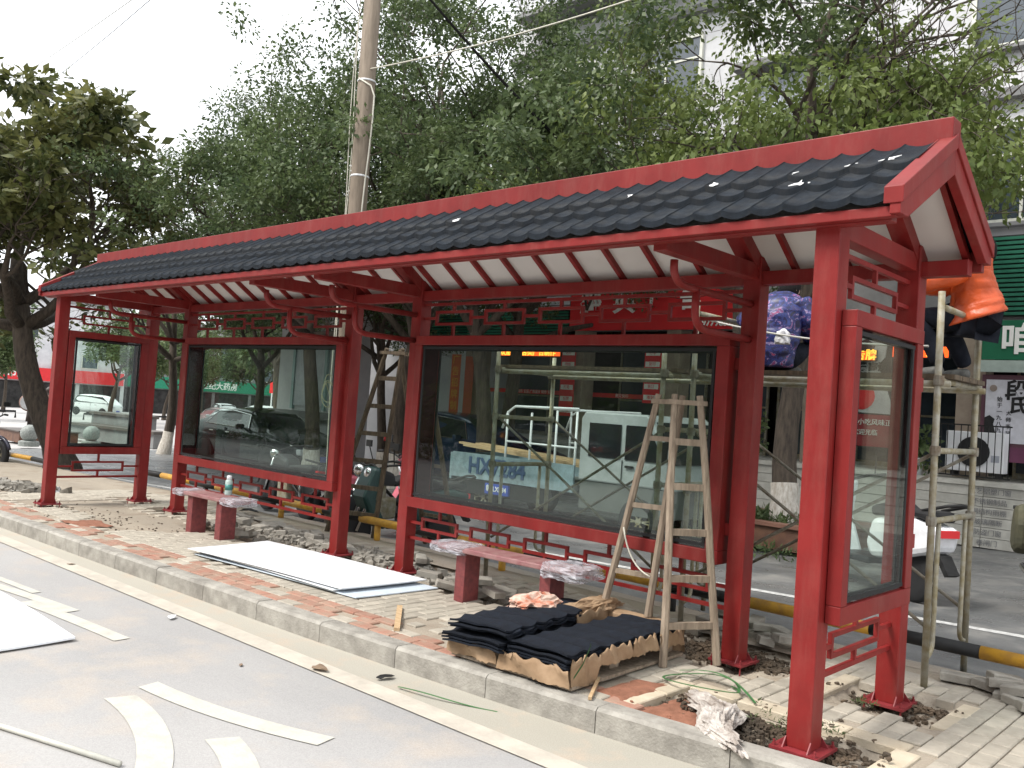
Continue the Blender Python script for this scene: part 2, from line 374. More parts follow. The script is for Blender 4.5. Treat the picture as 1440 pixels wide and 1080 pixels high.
def pmat(n, a, b): return mat(n, a, 0.88, scale=7, col2=b, bump=0.4, bscale=120, objrand=0.12)
PV = pmat('beige_paver', (0.42, 0.38, 0.315), (0.31, 0.28, 0.23))
PVR = pmat('red_paver', (0.36, 0.17, 0.12), (0.33, 0.24, 0.18))
PVC = pmat('cream_edging', (0.55, 0.48, 0.37), (0.45, 0.38, 0.28))
def paver_mb(mb, x, y, dx, dy, z, tilt=(0, 0), rz=0.0):
    c = 0.006; hx, hy = dx/2, dy/2
    vs = [(-hx,-hy,-0.05),(hx,-hy,-0.05),(hx,hy,-0.05),(-hx,hy,-0.05),(-hx,-hy,-c),(hx,-hy,-c),(hx,hy,-c),(-hx,hy,-c),(-hx+c,-hy+c,0),(hx-c,-hy+c,0),(hx-c,hy-c,0),(-hx+c,hy-c,0)]
    ca, sa = math.cos(rz), math.sin(rz)
    vs = [(x + a*ca - b*sa, y + a*sa + b*ca, z + cc + a*tilt[0] + b*tilt[1]) for a, b, cc in vs]
    mb.add(vs, [(0,1,5,4),(1,2,6,5),(2,3,7,6),(3,0,4,7),(4,5,9,8),(5,6,10,9),(6,7,11,10),(7,4,8,11),(8,9,10,11)])
cells = []
camx, camy = 1.896, -4.184
U1, U2 = 0.205, 0.108
# red rows along the kerb (long side along x)
for r in range(3):
    k = 0
    x = -10.5
    while x < -0.85:
        y = kerbf(x) + 0.145 + U2/2 + r*U2
        xx = x + (U1/2 if r % 2 else 0)
        k += 1
        if not in_pit(xx, y, 0.06) and not (-2.9 < xx < -0.8 and r > 0 and rnd.random() < 0.9) and rnd.random() > (0.05 + 0.3*max(0, min(1, (-5-xx)/5))):
            cells.append((xx, y, U1-0.008, U2-0.008, 'r' if rnd.random() < 0.8 else 'b', math.atan(0.036)))
        x += U1
# beige field: courses along y
i = 0
x = -10.9
while x < 1.6:
    off = (i % 2)*U1/2; y0 = kerbf(x) + 0.145 + (3*U2 if x < -0.85 else 0.0) + (0.0 if x < -0.85 else 0.02)
    y = y0 + (off if off else 0)
    if off and x < 1.6:
        if not in_pit(x+U2/2, y0+off/2, 0.05) and not (0.36 > x > -0.85 and y0+off/2 < 0.55): cells.append((x+U2/2, y0+off/2, U2-0.008, off-0.008, 'b', 0))
    while y < 1.74:
        yc = y+U1/2; xc = x+U2/2
        skip = in_pit(xc, yc, 0.05) or (-0.98 < xc < 0.50 and yc < 0.58) or (-0.36 < xc < 0.42 and 0.9 < yc < 1.55)
        patch = mnoise.noise(Vector((xc*0.7, yc*1.1, 8))) > (0.50 if x > -5 else 0.15) and not (xc > 0.4)
        if -2.9 < xc < -0.9 and yc < 0.25: patch = True if rnd.random() < 0.75 else patch
        if not skip and not patch: cells.append((xc, yc, U2-rnd.uniform(0.006, 0.010), U1-rnd.uniform(0.006, 0.012), 'b', 0))
        y += U1
    x += U2; i += 1
# cream edging slabs round the pits near the end posts
def edge_run(p0, p1, w, L):
    p0 = Vector(p0); p1 = Vector(p1); d = p1-p0; n = max(1, round(d.length/L)); d /= n; a = math.atan2(d.y, d.x)
    for k in range(n):
        c = p0 + d*(k+0.5); cells.append((c.x, c.y, d.length-0.008, w, 'c', a))
edge_run((-0.86, -0.12), (-0.86, 0.52), 0.115, 0.32)
edge_run((-0.80, 0.50), (0.42, 0.50), 0.13, 0.30)
edge_run((0.43, -0.10), (0.43, 0.44), 0.12, 0.30)
edge_run((-0.28, 0.96), (-0.28, 1.54), 0.10, 0.29)
edge_run((0.42, 0.96), (0.42, 1.54), 0.10, 0.29)
cells.sort(key=lambda c: (c[0]-camx)**2 + (c[1]-camy)**2)
vis = [c for c in cells if c[0] < 1.0]
pav = bpy.data.objects['pavement']
cache = {}
rest = {'b': MB(), 'r': MB(), 'c': MB()}
n_ind = 0
for c in cells:
    xx, yy, dx, dy, t, rz = c
    z = gpave(xx) + rnd.uniform(-0.001, 0.001) + 0.003*mnoise.noise(Vector((xx*1.5, yy*1.5, 5)))
    if xx < -5: z -= 0.003
    # in view test: roughly inside the camera cone
    v = Vector((xx-camx, yy-camy, z-1.546)); zc = v.dot(cF); u_ = v.dot(cR)/zc*1249; w_ = -v.dot(cU)/zc*1249
    if n_ind < 298 and abs(u_) < 745 and w_ < 560 and zc > 0:
        key = (t, round(dx, 3), round(dy, 3))
        if key not in cache:
            mb = MB(); paver_mb(mb, 0, 0, dx, dy, 0); cache[key] = mb.mesh('paver', {'b': PV, 'r': PVR, 'c': PVC}[t])
        obj('paver' if t != 'c' else 'edging_slab', cache[key], pav, loc=(xx, yy, z), rot=(rnd.gauss(0, 0.003), rnd.gauss(0, 0.003), rz + rnd.gauss(0, 0.004)))
        n_ind += 1
    else:
        paver_mb(rest[t], xx, yy, dx, dy, z, (rnd.gauss(0, 0.004), rnd.gauss(0, 0.004)), rz + rnd.gauss(0, 0.005))
for t, nm, m in (('b', 'beige_pavers', PV), ('r', 'red_pavers', PVR), ('c', 'edging_slabs', PVC)):
    if rest[t].v: obj(nm, rest[t], pav, m, kind='stuff', fix=False)

# far left street surface pieces
sheet('far_pavement', [-170, -150, -148.5], [-20, 0, 20, 60, 120], lambda x, y: gback(x) + 0.14, CONC)

# ------------------------------------------------------------------ BUS SHELTER
sh = thing('bus_shelter', 'red steel bus shelter with black tiled roof and glazed display cases on the pavement', 'bus shelter')
W0, Yb = 0.125, 1.144
PX = [0.0, -0.997, -4.33, -5.328, -8.655, -9.682]
RY, SL = 0.63, 0.68             # ridge y, slope
def zslope(y): return 2.58 + (y+0.06)*SL if y < RY else 2.58 + (2*RY+0.06-y)*SL
def post(x, y, h):
    me = MB().box(0, W0, 0, 0.127, 0, h)
    o = obj('post', me, sh, RED, bevel=0.006, loc=(x, y, 0.0))
    pl = MB().box(-0.058, W0+0.058, -0.058, 0.185, -0.012, 0.002)
    for sx in (-0.04, W0+0.04):
        for sy in (-0.04, 0.167):
            pl.lathe([(0.011, 0.002), (0.011, 0.014)], (sx, sy, 0), 6); pl.lathe([(0.006, -0.09), (0.006, 0.03)], (sx, sy, 0), 6)
    obj('base_plate', pl, o, REDD)
    for (gx, gy, dx, dy) in ((0.0, -0.0, 0, -1), (W0, 0.0, 0, -1), (0, 0, -1, 0), (W0, 0.127, 1, 0)):
        ax, ay = gx, gy
        px, py = (-dy*0.003, dx*0.003)
        g = MB().add([(ax-px, ay-py, 0.002), (ax-px+dx*0.038, ay-py+dy*0.038, 0.002), (ax-px, ay-py, 0.05), (ax+px, ay+py, 0.002), (ax+px+dx*0.038, ay+py+dy*0.038, 0.002), (ax+px, ay+py, 0.05)],
              [(0,1,2),(5,4,3),(0,3,4,1),(1,4,5,2),(2,5,3,0)])
        obj('gusset', g, o, REDD)
for x in PX: post(x, Yb, zslope(Yb)-0.05)
for x in (PX[0], PX[-1]): post(x, 0.0, 2.575)
XA, XB = -9.997, 0.441
# fascias and longitudinal beams
obj('fascia', MB().box(XA+0.03, XB-0.03, -0.085, -0.035, 2.538, 2.588), sh, RED, bevel=0.004, label='long red front fascia board under the tile edge')
obj('rear_fascia', MB().box(XA+0.03, XB-0.03, 2*RY+0.035, 2*RY+0.085, 2.500, 2.620), sh, RED, bevel=0.004)
obj('eave_beam', MB().box(XA+0.05, XB-0.065, Yb+0.02, Yb+0.10, 2.465, 2.555), sh, RED, bevel=0.004)
obj('front_beam', MB().box(XA+0.05, XB-0.065, -0.032, 0.04, 2.53, 2.585), sh, RED, bevel=0.004)
rb = MB().box(XA, XB, RY-0.062, RY+0.062, 3.02, 3.182)
obj('ridge_beam', rb, sh, RED, bevel=0.005)
# barge boards (both ends, both slopes) with a raised lip
for xe, sgn in ((XB, -1), (XA, 1)):
    for side in (0, 1):
        def my(y): return y if side == 0 else 2*RY - y
        y0, y1 = -0.105, RY
        p = [(my(y0), 2.545), (my(y0), 2.655), (my(y1), 3.09), (my(y1), 2.895), (my(y0+0.10), 2.545)]
        obj('barge_board', MB().prism(p, 'x', xe, xe + sgn*0.05), sh, RED, bevel=0.004)
        p2 = [(my(y0-0.006), 2.592), (my(y0-0.006), 2.672), (my(y1-0.003), 3.108), (my(y1-0.003), 3.03)]
        obj('barge_lip', MB().prism(p2, 'x', xe + 0.012*(-sgn), xe + sgn*0.078), sh, RED, bevel=0.004)
# rafters and white ceiling panels
raf = []
x = XA + 0.10; nr = 30
step = (XB-0.10 - x)/nr
for k in range(nr+1):
    for side in (0, 1):
        ya, yb = (-0.03, RY-0.06) if side == 0 else (2*RY+0.03, RY+0.06)
        th = 0.035
        b = MB().beam((x+k*step, ya, zslope(ya)-0.055), (x+k*step, yb, zslope(yb)-0.055), 0.032, 0.045)
        obj('rafter', b, sh, RED)
for k in range(nr):
    for side in (0, 1):
        ya, yb = (-0.03, RY-0.02) if side == 0 else (2*RY+0.03, RY+0.02)
        b = MB().beam((x+(k+0.5)*step, ya, zslope(ya)-0.028), (x+(k+0.5)*step, yb, zslope(yb)-0.028), step-0.004, 0.008)
        obj('ceiling_panel', b, sh, CEIL)
# principal rafters, tie beams
for xp in PX:
    xc = xp + W0/2
    for side in (0, 1):
        ya, yb = (0.13, RY) if side == 0 else (2*RY-0.02, RY)
        obj('main_rafter', MB().beam((xc, ya, zslope(ya)-0.085), (xc, yb, zslope(yb)-0.085), 0.10, 0.10), sh, RED)
    obj('tie_beam', MB().box(xc-0.045, xc+0.045, 0.042 if xp not in (PX[0], PX[-1]) else 0.129, Yb-0.002, 2.497, 2.600), sh, RED, bevel=0.004)
# curved brackets at inner posts
def arc(p0, p1, p2, n=6):
    p0, p1, p2 = Vector(p0), Vector(p1), Vector(p2)
    return [p0*(1-t)**2 + p1*2*t*(1-t) + p2*t*t for t in [i/n for i in range(n+1)]]
for xp in PX[1:5]:
    xc = xp + W0/2
    a = [(xc, 0.20, 2.47)] + arc((xc, 0.20, 2.43), (xc, 0.21, 2.335), (xc, 0.36, 2.335), 8) + [(xc, Yb, 2.335)]
    b = [(xc, 0.46, 2.335)] + arc((xc, 0.46, 2.20), (xc, 0.47, 2.10), (xc, 0.62, 2.10), 8) + [(xc, Yb, 2.10)]
    obj('curved_bracket', MB().tube(a, 0.024, 10), sh, RED, smooth=True)
    obj('curved_bracket', MB().tube(b, 0.024, 10), sh, RED, smooth=True)
# display cases between the back posts
def case(parent, x0, x1, y0, y1, z0, z1, fw=0.085, along='x', lbl=None):
    """frame box with front and back glass; along x (panels) or y (ends)"""
    def B(a0, a1, b0, b1, c0, c1):
        return (a0, a1, b0, b1, c0, c1) if along == 'x' else (b0, b1, a0, a1, c0, c1)
    L0, L1, T0, T1 = (x0, x1, y0, y1) if along == 'x' else (y0, y1, x0, x1)
    f = MB()
    f.box(*B(L0, L1, T0, T1, z1-fw+0.005, z1)); f.box(*B(L0, L1, T0, T1, z0, z0+fw+0.005))
    f.box(*B(L0, L0+fw-0.01, T0, T1, z0+fw+0.006, z1-fw+0.004)); f.box(*B(L1-fw-0.01, L1, T0, T1, z0+fw+0.006, z1-fw+0.004))
    fr = obj('display_case', f, parent, RED, bevel=0.004, label=lbl)
    li = MB(); e = 0.012
    a0, a1, c0, c1 = L0+fw-0.009, L1-fw-0.011, z0+fw+0.007, z1-fw+0.003
    t0, t1 = T0+0.024, T1-0.030
    li.box(*B(a0, a1, t0, t1, c1-e, c1)); li.box(*B(a0, a1, t0, t1, c0, c0+e)); li.box(*B(a0, a0+e, t0, t1, c0+e+0.001, c1-e-0.001)); li.box(*B(a1-e, a1, t0, t1, c0+e+0.001, c1-e-0.001))
    obj('case_lining', li, fr, mat('case_lining', (0.030, 0.010, 0.011), 0.9, var=0.3, spec=0.1))
    for t, gm in ((T0+0.018, GLASS), (T1-0.022, GLASSB)):
        g = MB().box(*B(a0+0.001, a1-0.001, t, t+0.005, c0+0.001, c1-0.001))
        obj('glass_pane', g, fr, gm)
        gs = MB(); q = 0.022; u0, u1 = t-0.004, t+0.009
        gs.box(*B(a0, a1, u0, u1, c1-e-q, c1-e-0.001)); gs.box(*B(a0, a1, u0, u1, c0+e+0.001, c0+e+q)); gs.box(*B(a0+e+0.001, a0+e+q, u0, u1, c0+e+q, c1-e-q)); gs.box(*B(a1-e-q, a1-e-0.001, u0, u1, c0+e+q, c1-e-q))
        obj('glass_seal', gs, fr, BLACK)
    return fr
case(sh, -4.168, -1.035, 1.083, 1.315, 0.608, 2.136)
pc2 = case(sh, -8.47, -5.27, 1.083, 1.315, 0.608, 2.136)
case(sh, 0.128, 0.204, 0.070, 1.04, 0.608, 2.136, along='y')
case(sh, -9.70, -9.54, 0.135, 1.14, 0.608, 2.136, along='y')
# mounting brackets between cases and posts
mbk = MB()
for z in (0.8, 1.9):
    for a, b in ((-4.205, -4.168), (-1.035, -0.997), (-5.27, -5.203+(-0.125)), (-8.53, -8.47)): mbk.box(min(a, b), max(a, b), 1.17, 1.24, z, z+0.08)
[mbk.box(0.129, 0.16, 1.041, 1.20, zz, zz+0.08) for zz in (0.9, 1.8)]
obj('case_bracket', mbk, sh, RED)
# lattices
def lattice(x0, x1, zt, zr1, zr0, zb, n, up, along='x', cst=1.205):
    root = obj('lattice', (MB().box(x0, x1, cst-0.012, cst+0.012, zt, zt+0.026) if along == 'x' else MB().box(cst-0.012, cst+0.012, x0, x1, zt, zt+0.026)), sh, RED)
    def bar(a0, a1, z0, z1, nm='lattice_bar'):
        b = MB().box(a0, a1, cst-0.0115, cst+0.0115, z0, z1) if along == 'x' else MB().box(cst-0.0115, cst+0.0115, a0, a1, z0, z1)
        obj(nm, b, root, RED)
    span = x1-x0; pitch = (span-0.14)/n if n > 1 else span
    w = 0.46 if n > 1 else span*0.64
    t = 0.024
    zm = (zr0+zr1)/2
    cs = [x0 + 0.07 + pitch*(k+0.5) for k in range(n)] if n > 1 else [(x0+x1)/2]
    for c in cs:
        r = MB()
        def bb(a0, a1, z0, z1):
            r.box(a0, a1, cst-0.012, cst+0.012, z0, z1) if along == 'x' else r.box(cst-0.012, cst+0.012, a0, a1, z0, z1)
        bb(c-w/2, c+w/2, zr1-t, zr1); bb(c-w/2, c+w/2, zr0, zr0+t); bb(c-w/2, c-w/2+t, zr0+t, zr1-t); bb(c+w/2-t, c+w/2, zr0+t, zr1-t)
        obj('lattice_rectangle', r, root, RED)
        if up: bar(c-t/2, c+t/2, zr1, zt); bar(c-t/2, c+t/2, zb, zr0)
        else: bar(c-t/2, c+t/2, zr1, zb); bar(c-t/2, c+t/2, zt+0.026, zr0)
    ed = [x0] + sum([[c-w/2, c+w/2] for c in cs], []) + [x1]
    for k in range(0, len(ed), 2): bar(ed[k], ed[k+1], zm-t/2, zm+t/2)
for a, b in ((-4.205, -0.997), (-8.53, -5.328)):
    lattice(a, b, 2.418, 2.372, 2.240, 2.137, 5, True)
    lattice(a, b, 0.305, 0.515, 0.400, 0.607, 5, False)
for xe in (0.0625, -9.62):
    lattice(0.127, Yb, 2.418, 2.345, 2.225, 2.137, 1, True, 'y', xe)
    lattice(0.127, Yb, 0.305, 0.515, 0.385, 0.607, 1, False, 'y', xe)
# roof tiles: one mesh per course, copied
pt = 0.1715
rows = [(-0.105, 0.128), (0.120, 0.280), (0.272, 0.569)]
cosS = 1.0
def tile_mesh(y0, y1, flip=False):
    mb = MB(); n = 8; st = 5
    lift0, lift1 = 0.036, 0.0
    for j in range(st+1):
        t = j/st; y = y0 + (y1-y0)*t
        for i in range(n+1):
            s = i/n; h = 0.024*(1-math.sin(PI*s)**0.85)
            yy = y
            z = 2.600 + (yy+0.10)*SL + lift0*(1-t)+lift1*t + h - 0.004
            mb.v.append(((s-0.5)*pt*1.03, yy if not flip else 2*RY-yy, z))
    for j in range(st):
        for i in range(n): a = j*(n+1)+i; mb.f.append((a, a+1, a+n+2, a+n+1))
    o = len(mb.v)
    for i in range(n+1):
        v = mb.v[i]; mb.v.append((v[0], v[1] + (0.003 if not flip else -0.003), v[2]-0.034))
    for i in range(n): mb.f.append((i, o+i, o+i+1, i+1))
    o2 = len(mb.v)
    for i in range(n+1):
        v = mb.v[o+i]; mb.v.append((v[0], v[1] + (0.03 if not flip else -0.03), v[2]+0.012))
    for i in range(n): mb.f.append((o+i, o2+i, o2+i+1, o+i+1))
    return mb
tmesh = [tile_mesh(a, b).mesh('roof_tile', TILE, True) for a, b in rows]
for me in tmesh:
    me.polygons.foreach_set('use_smooth', [k < 40 for k in range(len(me.polygons))])
nt_ = int((XB-0.06-(XA+0.06))/pt)+1
pt = (XB-XA-0.13)/nt_; xs0 = XA + 0.065 + pt/2
for r, me in enumerate(tmesh):
    for k in range(nt_):
        obj('roof_tile', me, sh, loc=(xs0+k*pt, 0, rnd.uniform(-0.0006, 0.0006)))
rear = MB()
for a, b in rows:
    q = tile_mesh(a, b, True)
    for k in range(nt_):
        rear.add([(v[0]+xs0+k*pt, v[1], v[2]) for v in q.v], q.f)
o = obj('rear_roof_tiles', rear, sh, TILE, kind='stuff')
# white splashes near the right end
for (sx, sy) in ((0.02, 0.31), (0.22, 0.33), (-0.30, 0.30), (-1.35, 0.31), (-0.17, 0.15), (-0.75, 0.30), (-2.9, 0.30)):
    mb = MB(); n = 11; r0 = rnd.uniform(0.010, 0.020)
    pts = []
    for k in range(n):
        r = r0*rnd.choice((0.35, 0.5, 1.1, 2.0)); t = 2*PI*k/n; y = sy + r*math.sin(t)*1.2
        pts.append((sx + r*math.cos(t)*1.5, y, 2.60+(y+0.10)*SL+0.040))
    mb.add(pts + [(p[0], p[1], p[2]+0.004) for p in pts], [tuple(range(n))[::-1], tuple(range(n, 2*n))] + [(i, (i+1) % n, n+(i+1) % n, n+i) for i in range(n)])
    obj('bird_dropping', mb, sh, mat('dropping', (0.7, 0.7, 0.7), 0.9))
# cable coil hanging inside the left case
cb = MB(); pts = []
for k in range(46):
    t = k/45*2*PI*2.3; r = 0.11+0.02*math.sin(t*0.7)
    pts.append((-5.60 + r*math.cos(t)*0.8 - 0.02*k/45, 1.20 + 0.01*math.sin(3*t), 1.62 + r*1.15*math.sin(t) - 0.06*k/45))
cb.tube([(-5.50, 1.2, 2.03), (-5.50, 1.2, 1.8)] + pts + [(-5.5, 1.2, 1.45), (-5.49, 1.2, 0.75)], 0.005, 6)
tag(obj('cable_coil', cb, None, mat('cream_cable', (0.5, 0.46, 0.33), 0.5), True), 'cream electric cable looped inside the left glazed case', 'cable')

# ------------------------------------------------------------------ TREES
def leaf_mat(name, c1, c2, tr=0.35):
    m = bpy.data.materials.new(name); m.use_nodes = True; nt = m.node_tree; b = nt.nodes['Principled BSDF']
    tc = nt.nodes.new('ShaderNodeTexCoord'); n = nt.nodes.new('ShaderNodeTexNoise'); n.inputs['Scale'].default_value = 1.3; n.inputs['Detail'].default_value = 8
    n.inputs['Roughness'].default_value = 0.8
    nt.links.new(tc.outputs['Object'], n.inputs['Vector']); cr = nt.nodes.new('ShaderNodeValToRGB')
    cr.color_ramp.elements[0].position = 0.38; cr.color_ramp.elements[1].position = 0.66
    cr.color_ramp.elements[0].color = (*c1, 1); cr.color_ramp.elements[1].color = (*c2, 1)
    nt.links.new(n.outputs['Fac'], cr.inputs[0]); nt.links.new(cr.outputs[0], b.inputs['Base Color']); b.inputs['Roughness'].default_value = 0.5
    b.inputs['Specular IOR Level'].default_value = 0.35
    t = nt.nodes.new('ShaderNodeBsdfTranslucent'); mx = nt.nodes.new('ShaderNodeMixShader'); mx.inputs[0].default_value = tr
    nt.links.new(cr.outputs[0], t.inputs[0]); nt.links.new(b.outputs[0], mx.inputs[1]); nt.links.new(t.outputs[0], mx.inputs[2])
    nt.links.new(mx.outputs[0], nt.nodes['Material Output'].inputs[0])
    return m
LEAF = leaf_mat('camphor_leaf', (0.045, 0.075, 0.034), (0.17, 0.22, 0.085))
LEAFY = leaf_mat('young_camphor_leaf', (0.075, 0.115, 0.028), (0.20, 0.24, 0.07))
LEAFM = leaf_mat('magnolia_leaf', (0.040, 0.062, 0.022), (0.20, 0.195, 0.065), 0.3)
def leaves_mesh(name, centres, per, rad, size, seed, m, asp=1.9, droop=0.3):
    r = np.random.RandomState(seed); C = np.repeat(np.array(centres), per, axis=0); n = len(C)
    off = r.normal(size=(n, 3)); off /= np.linalg.norm(off, axis=1)[:, None]; off *= (rad*r.rand(n)**0.5)[:, None]; off[:, 2] *= 0.7
    P = C + off
    d = off/ (np.linalg.norm(off, axis=1)[:, None]+1e-6) + r.normal(size=(n, 3))*0.55; d[:, 2] -= droop; d /= np.linalg.norm(d, axis=1)[:, None]
    a = r.normal(size=(n, 3)); a[:, 2] += 1.2; s = np.cross(d, a); s /= np.linalg.norm(s, axis=1)[:, None]
    L = size*(0.6+0.8*r.rand(n))[:, None]; w = L/asp
    nn = np.cross(s, d)
    V = np.stack([P, P + d*L*0.5 + s*w*0.5 + nn*L*0.06, P + d*L, P + d*L*0.5 - s*w*0.5 + nn*L*0.06], 1).reshape(-1, 3)
    me = bpy.data.meshes.new(name); me.vertices.add(n*4); me.vertices.foreach_set('co', V.ravel())
    me.loops.add(n*4); me.loops.foreach_set('vertex_index', np.arange(n*4, dtype=np.int32))
    me.polygons.add(n); me.polygons.foreach_set('loop_start', np.arange(0, n*4, 4, dtype=np.int32)); me.polygons.foreach_set('loop_total', np.full(n, 4, dtype=np.int32))
    me.update(); me.validate(); me.materials.append(m)
    return me
def grow(seed, H, r0, fork, crad, zlo, ntw, lean=(0, 0), nl=6, up=0.55, droop=0.0):
    """trunk polyline, limbs, and twig-end positions"""
    q = random.Random(seed); trunk = []; limbs = []; ends = []
    n = 7; top = Vector((lean[0], lean[1], fork))
    for i in range(n+1):
        t = i/n; p = Vector((lean[0]*t + 0.10*math.sin(t*5+seed), lean[1]*t + 0.08*math.sin(t*4+seed*2), fork*t)); trunk.append(p)
    tr = [r0*(1.35 if i == 0 else 1)*(1-0.35*i/n) for i in range(n+1)]
    def branch(p, d, L, r, lvl):
        pts = [p]; rs = [r]; k = 5; dd = d.copy()
        for i in range(k):
            dd = (dd + Vector((q.gauss(0, 0.16), q.gauss(0, 0.16), q.gauss(0.03, 0.12) - droop*i*0.04))).normalized(); pts.append(pts[-1] + dd*L/k); rs.append(r*(1-0.75*(i+1)/k))
        limbs.append((pts, rs, lvl))
        if lvl < 3:
            nb = (4, 4, 3)[lvl] + (q.random() < 0.5)
            for j in range(nb):
                i = q.choice((2, 3, 4, 5)) if j else 5
                ax = Vector((q.gauss(0, 1), q.gauss(0, 1), q.gauss(0.15, 0.6))).normalized()
                nd = (dd*0.75 + ax*0.75).normalized()
                branch(pts[i], nd, L*q.uniform(0.5, 0.72), rs[i]*0.75+0.004, lvl+1)
        if lvl >= 2: ends.extend(pts[3:])
    for j in range(nl):
        a = 2*PI*j/nl + q.uniform(-0.4, 0.4); e = up + q.uniform(-0.35, 0.4)
        d = Vector((math.cos(a)*math.cos(e), math.sin(a)*math.cos(e), math.sin(e)))
        st = trunk[-1] if j % 2 else trunk[-2]
        branch(st, d, q.uniform(0.55, 0.8)*crad, r0*0.5, 0)
    branch(trunk[-1], Vector((lean[0]*0.05, 0, 1)), (H-fork)*0.55, r0*0.6, 0)
    return trunk, tr, limbs, ends
def tree_proto(name, label, seed, H, r0, fork, crad, per, lsize, lm, lean=(0, 0), nl=6, up=0.55, lrad=0.42, white=0.0, droop=0.0, ldroop=0.3, keep=1.0, group=None, zmin=4.35, cut=-0.30, side=None):
    t = thing(name, label, 'tree', group=group)
    trunk, tr, limbs, ends = grow(seed, H, r0, fork, crad, 0, 0, lean, nl, up, droop)
    obj('trunk', MB().tube([trunk[0]-Vector((0, 0, 0.25))] + trunk[0:1] + trunk[1:], [tr[0]*1.3] + tr, 14), t, BARK, True)
    if white:
        wp = [p for p in trunk if p.z <= white+0.2]; obj('painted_base', MB().tube([trunk[0]-Vector((0, 0, 0.1)), trunk[0], trunk[0].lerp(trunk[1], min(1, white/trunk[1].z)*0.999)] + ([trunk[1], trunk[1].lerp(trunk[2], 0.5)] if white > trunk[1].z else []), [tr[0]*1.28, tr[0]*1.03+0.006, tr[1]*1.08+0.01] + ([tr[1]*1.03+0.006, tr[2]*1.1+0.004] if white > trunk[1].z else []), 14), t, LIME, True)
    main = [l for l in limbs if l[2] == 0]
    for pts, rs, _ in main: obj('limb', MB().tube(pts, rs, 8), t, BARK, True)
    tw = MB()
    for pts, rs, lv in limbs:
        if lv > 0 and (lv < 3 or len(tw.v) < 60000) and min(p.z for p in pts) > zmin-0.45: tw.tube(pts, rs, 5 if lv < 3 else 3, cap=False)
    obj('twigs', tw, t, BARK, True, kind='stuff', fix=False)
    q = random.Random(seed+5); ends = [e for e in ends if q.random() < keep and e.z > zmin and mnoise.noise(e*0.62 + Vector((seed, 0, 0))) > cut and (side is None or side(e))]
    obj('crown', leaves_mesh('crown', [tuple(e) for e in ends], int(per*1.15), lrad, lsize, seed, lm, droop=ldroop), t, kind='stuff')
    return t, len(ends)
G_T = 'camphor trees in the row behind the shelter'
tA, nA = tree_proto('camphor_tree', 'camphor tree with whitewashed base in the brown planter behind the shelter', 3, 12.5, 0.19, 4.0, 4.6, 40, 0.095, LEAF, (0.1, 0.2), 7, 0.5, 0.34, white=1.0, group=G_T, keep=0.95, side=lambda e: e.x*math.cos(0.6) - e.y*math.sin(0.6) < 0.9 + 0.5*math.sin(e.z*2.1))
tA.location = (-3.75, 7.9, -0.12); tA.rotation_euler = (0, 0, 0.6)
tB, nB = tree_proto('camphor_tree', 'camphor tree with dark crown rising behind the middle of the right display case', 11, 12.8, 0.17, 3.7, 4.4, 40, 0.09, LEAF, (-0.3, 0.3), 6, 0.6, 0.35, white=0.9, group=G_T)
tB.location = (-9.9, 8.0, -0.3); tB.rotation_euler = (0, 0, 2.0)
tC, nC = tree_proto('camphor_tree', 'camphor tree with pale yellow-green drooping sprays above the right half of the roof ridge', 21, 10.0, 0.13, 4.4, 3.4, 30, 0.10, LEAFY, (0.4, -0.3), 6, 0.4, 0.38, droop=0.8, ldroop=0.9, keep=0.62, group=G_T)
tC.location = (-4.1, 6.8, -0.2); tC.rotation_euler = (0, 0, 2.6)
print('TREE ends', nA, nB, nC)
def tcopy(src, label, x, y, rz, s): return dup(src, label, (x, y, gback(x)-0.03), rz, s)
tcopy(tB, 'camphor tree behind the wooden ladder in the gap between the two display cases', -12.9, 8.2, 4.3, 0.98)
tcopy(tA, 'camphor tree with light-painted trunk seen through the right part of the left display case', -14.0, 6.9, 3.6, 0.93)
tcopy(tB, 'camphor tree left of the utility pole with its crown top against the white sky', -19.6, 9.0, 0.4, 0.84)
tcopy(tA, 'leftmost tall camphor tree of the row, standing past the left display case', -24.0, 8.6, 5.2, 0.84)
tcopy(tA, 'camphor tree in the back rank, just right of the utility pole', -11.6, 10.2, 5.9, 0.97)
tcopy(tB, 'camphor tree in the back rank, just left of the utility pole', -16.0, 10.4, 3.0, 0.80)
tcopy(tA, 'camphor tree at the right edge with the crown cut off by the frame', 6.3, 9.2, 2.5, 0.92)
tM, nM = tree_proto('magnolia_tree', 'broad magnolia with large brown-green leaves at the left edge, leaning over the left end post', 33, 9.3, 0.26, 3.6, 4.3, 14, 0.22, LEAFM, (-0.9, -0.5), 8, 0.42, 0.27, keep=0.72, zmin=2.8, cut=-0.2)
tM.location = (-18.7, 3.6, gback(-18.3)); tM.rotation_euler = (0, 0, 0.5); tM.scale = (1.08, 1.08, 0.98)
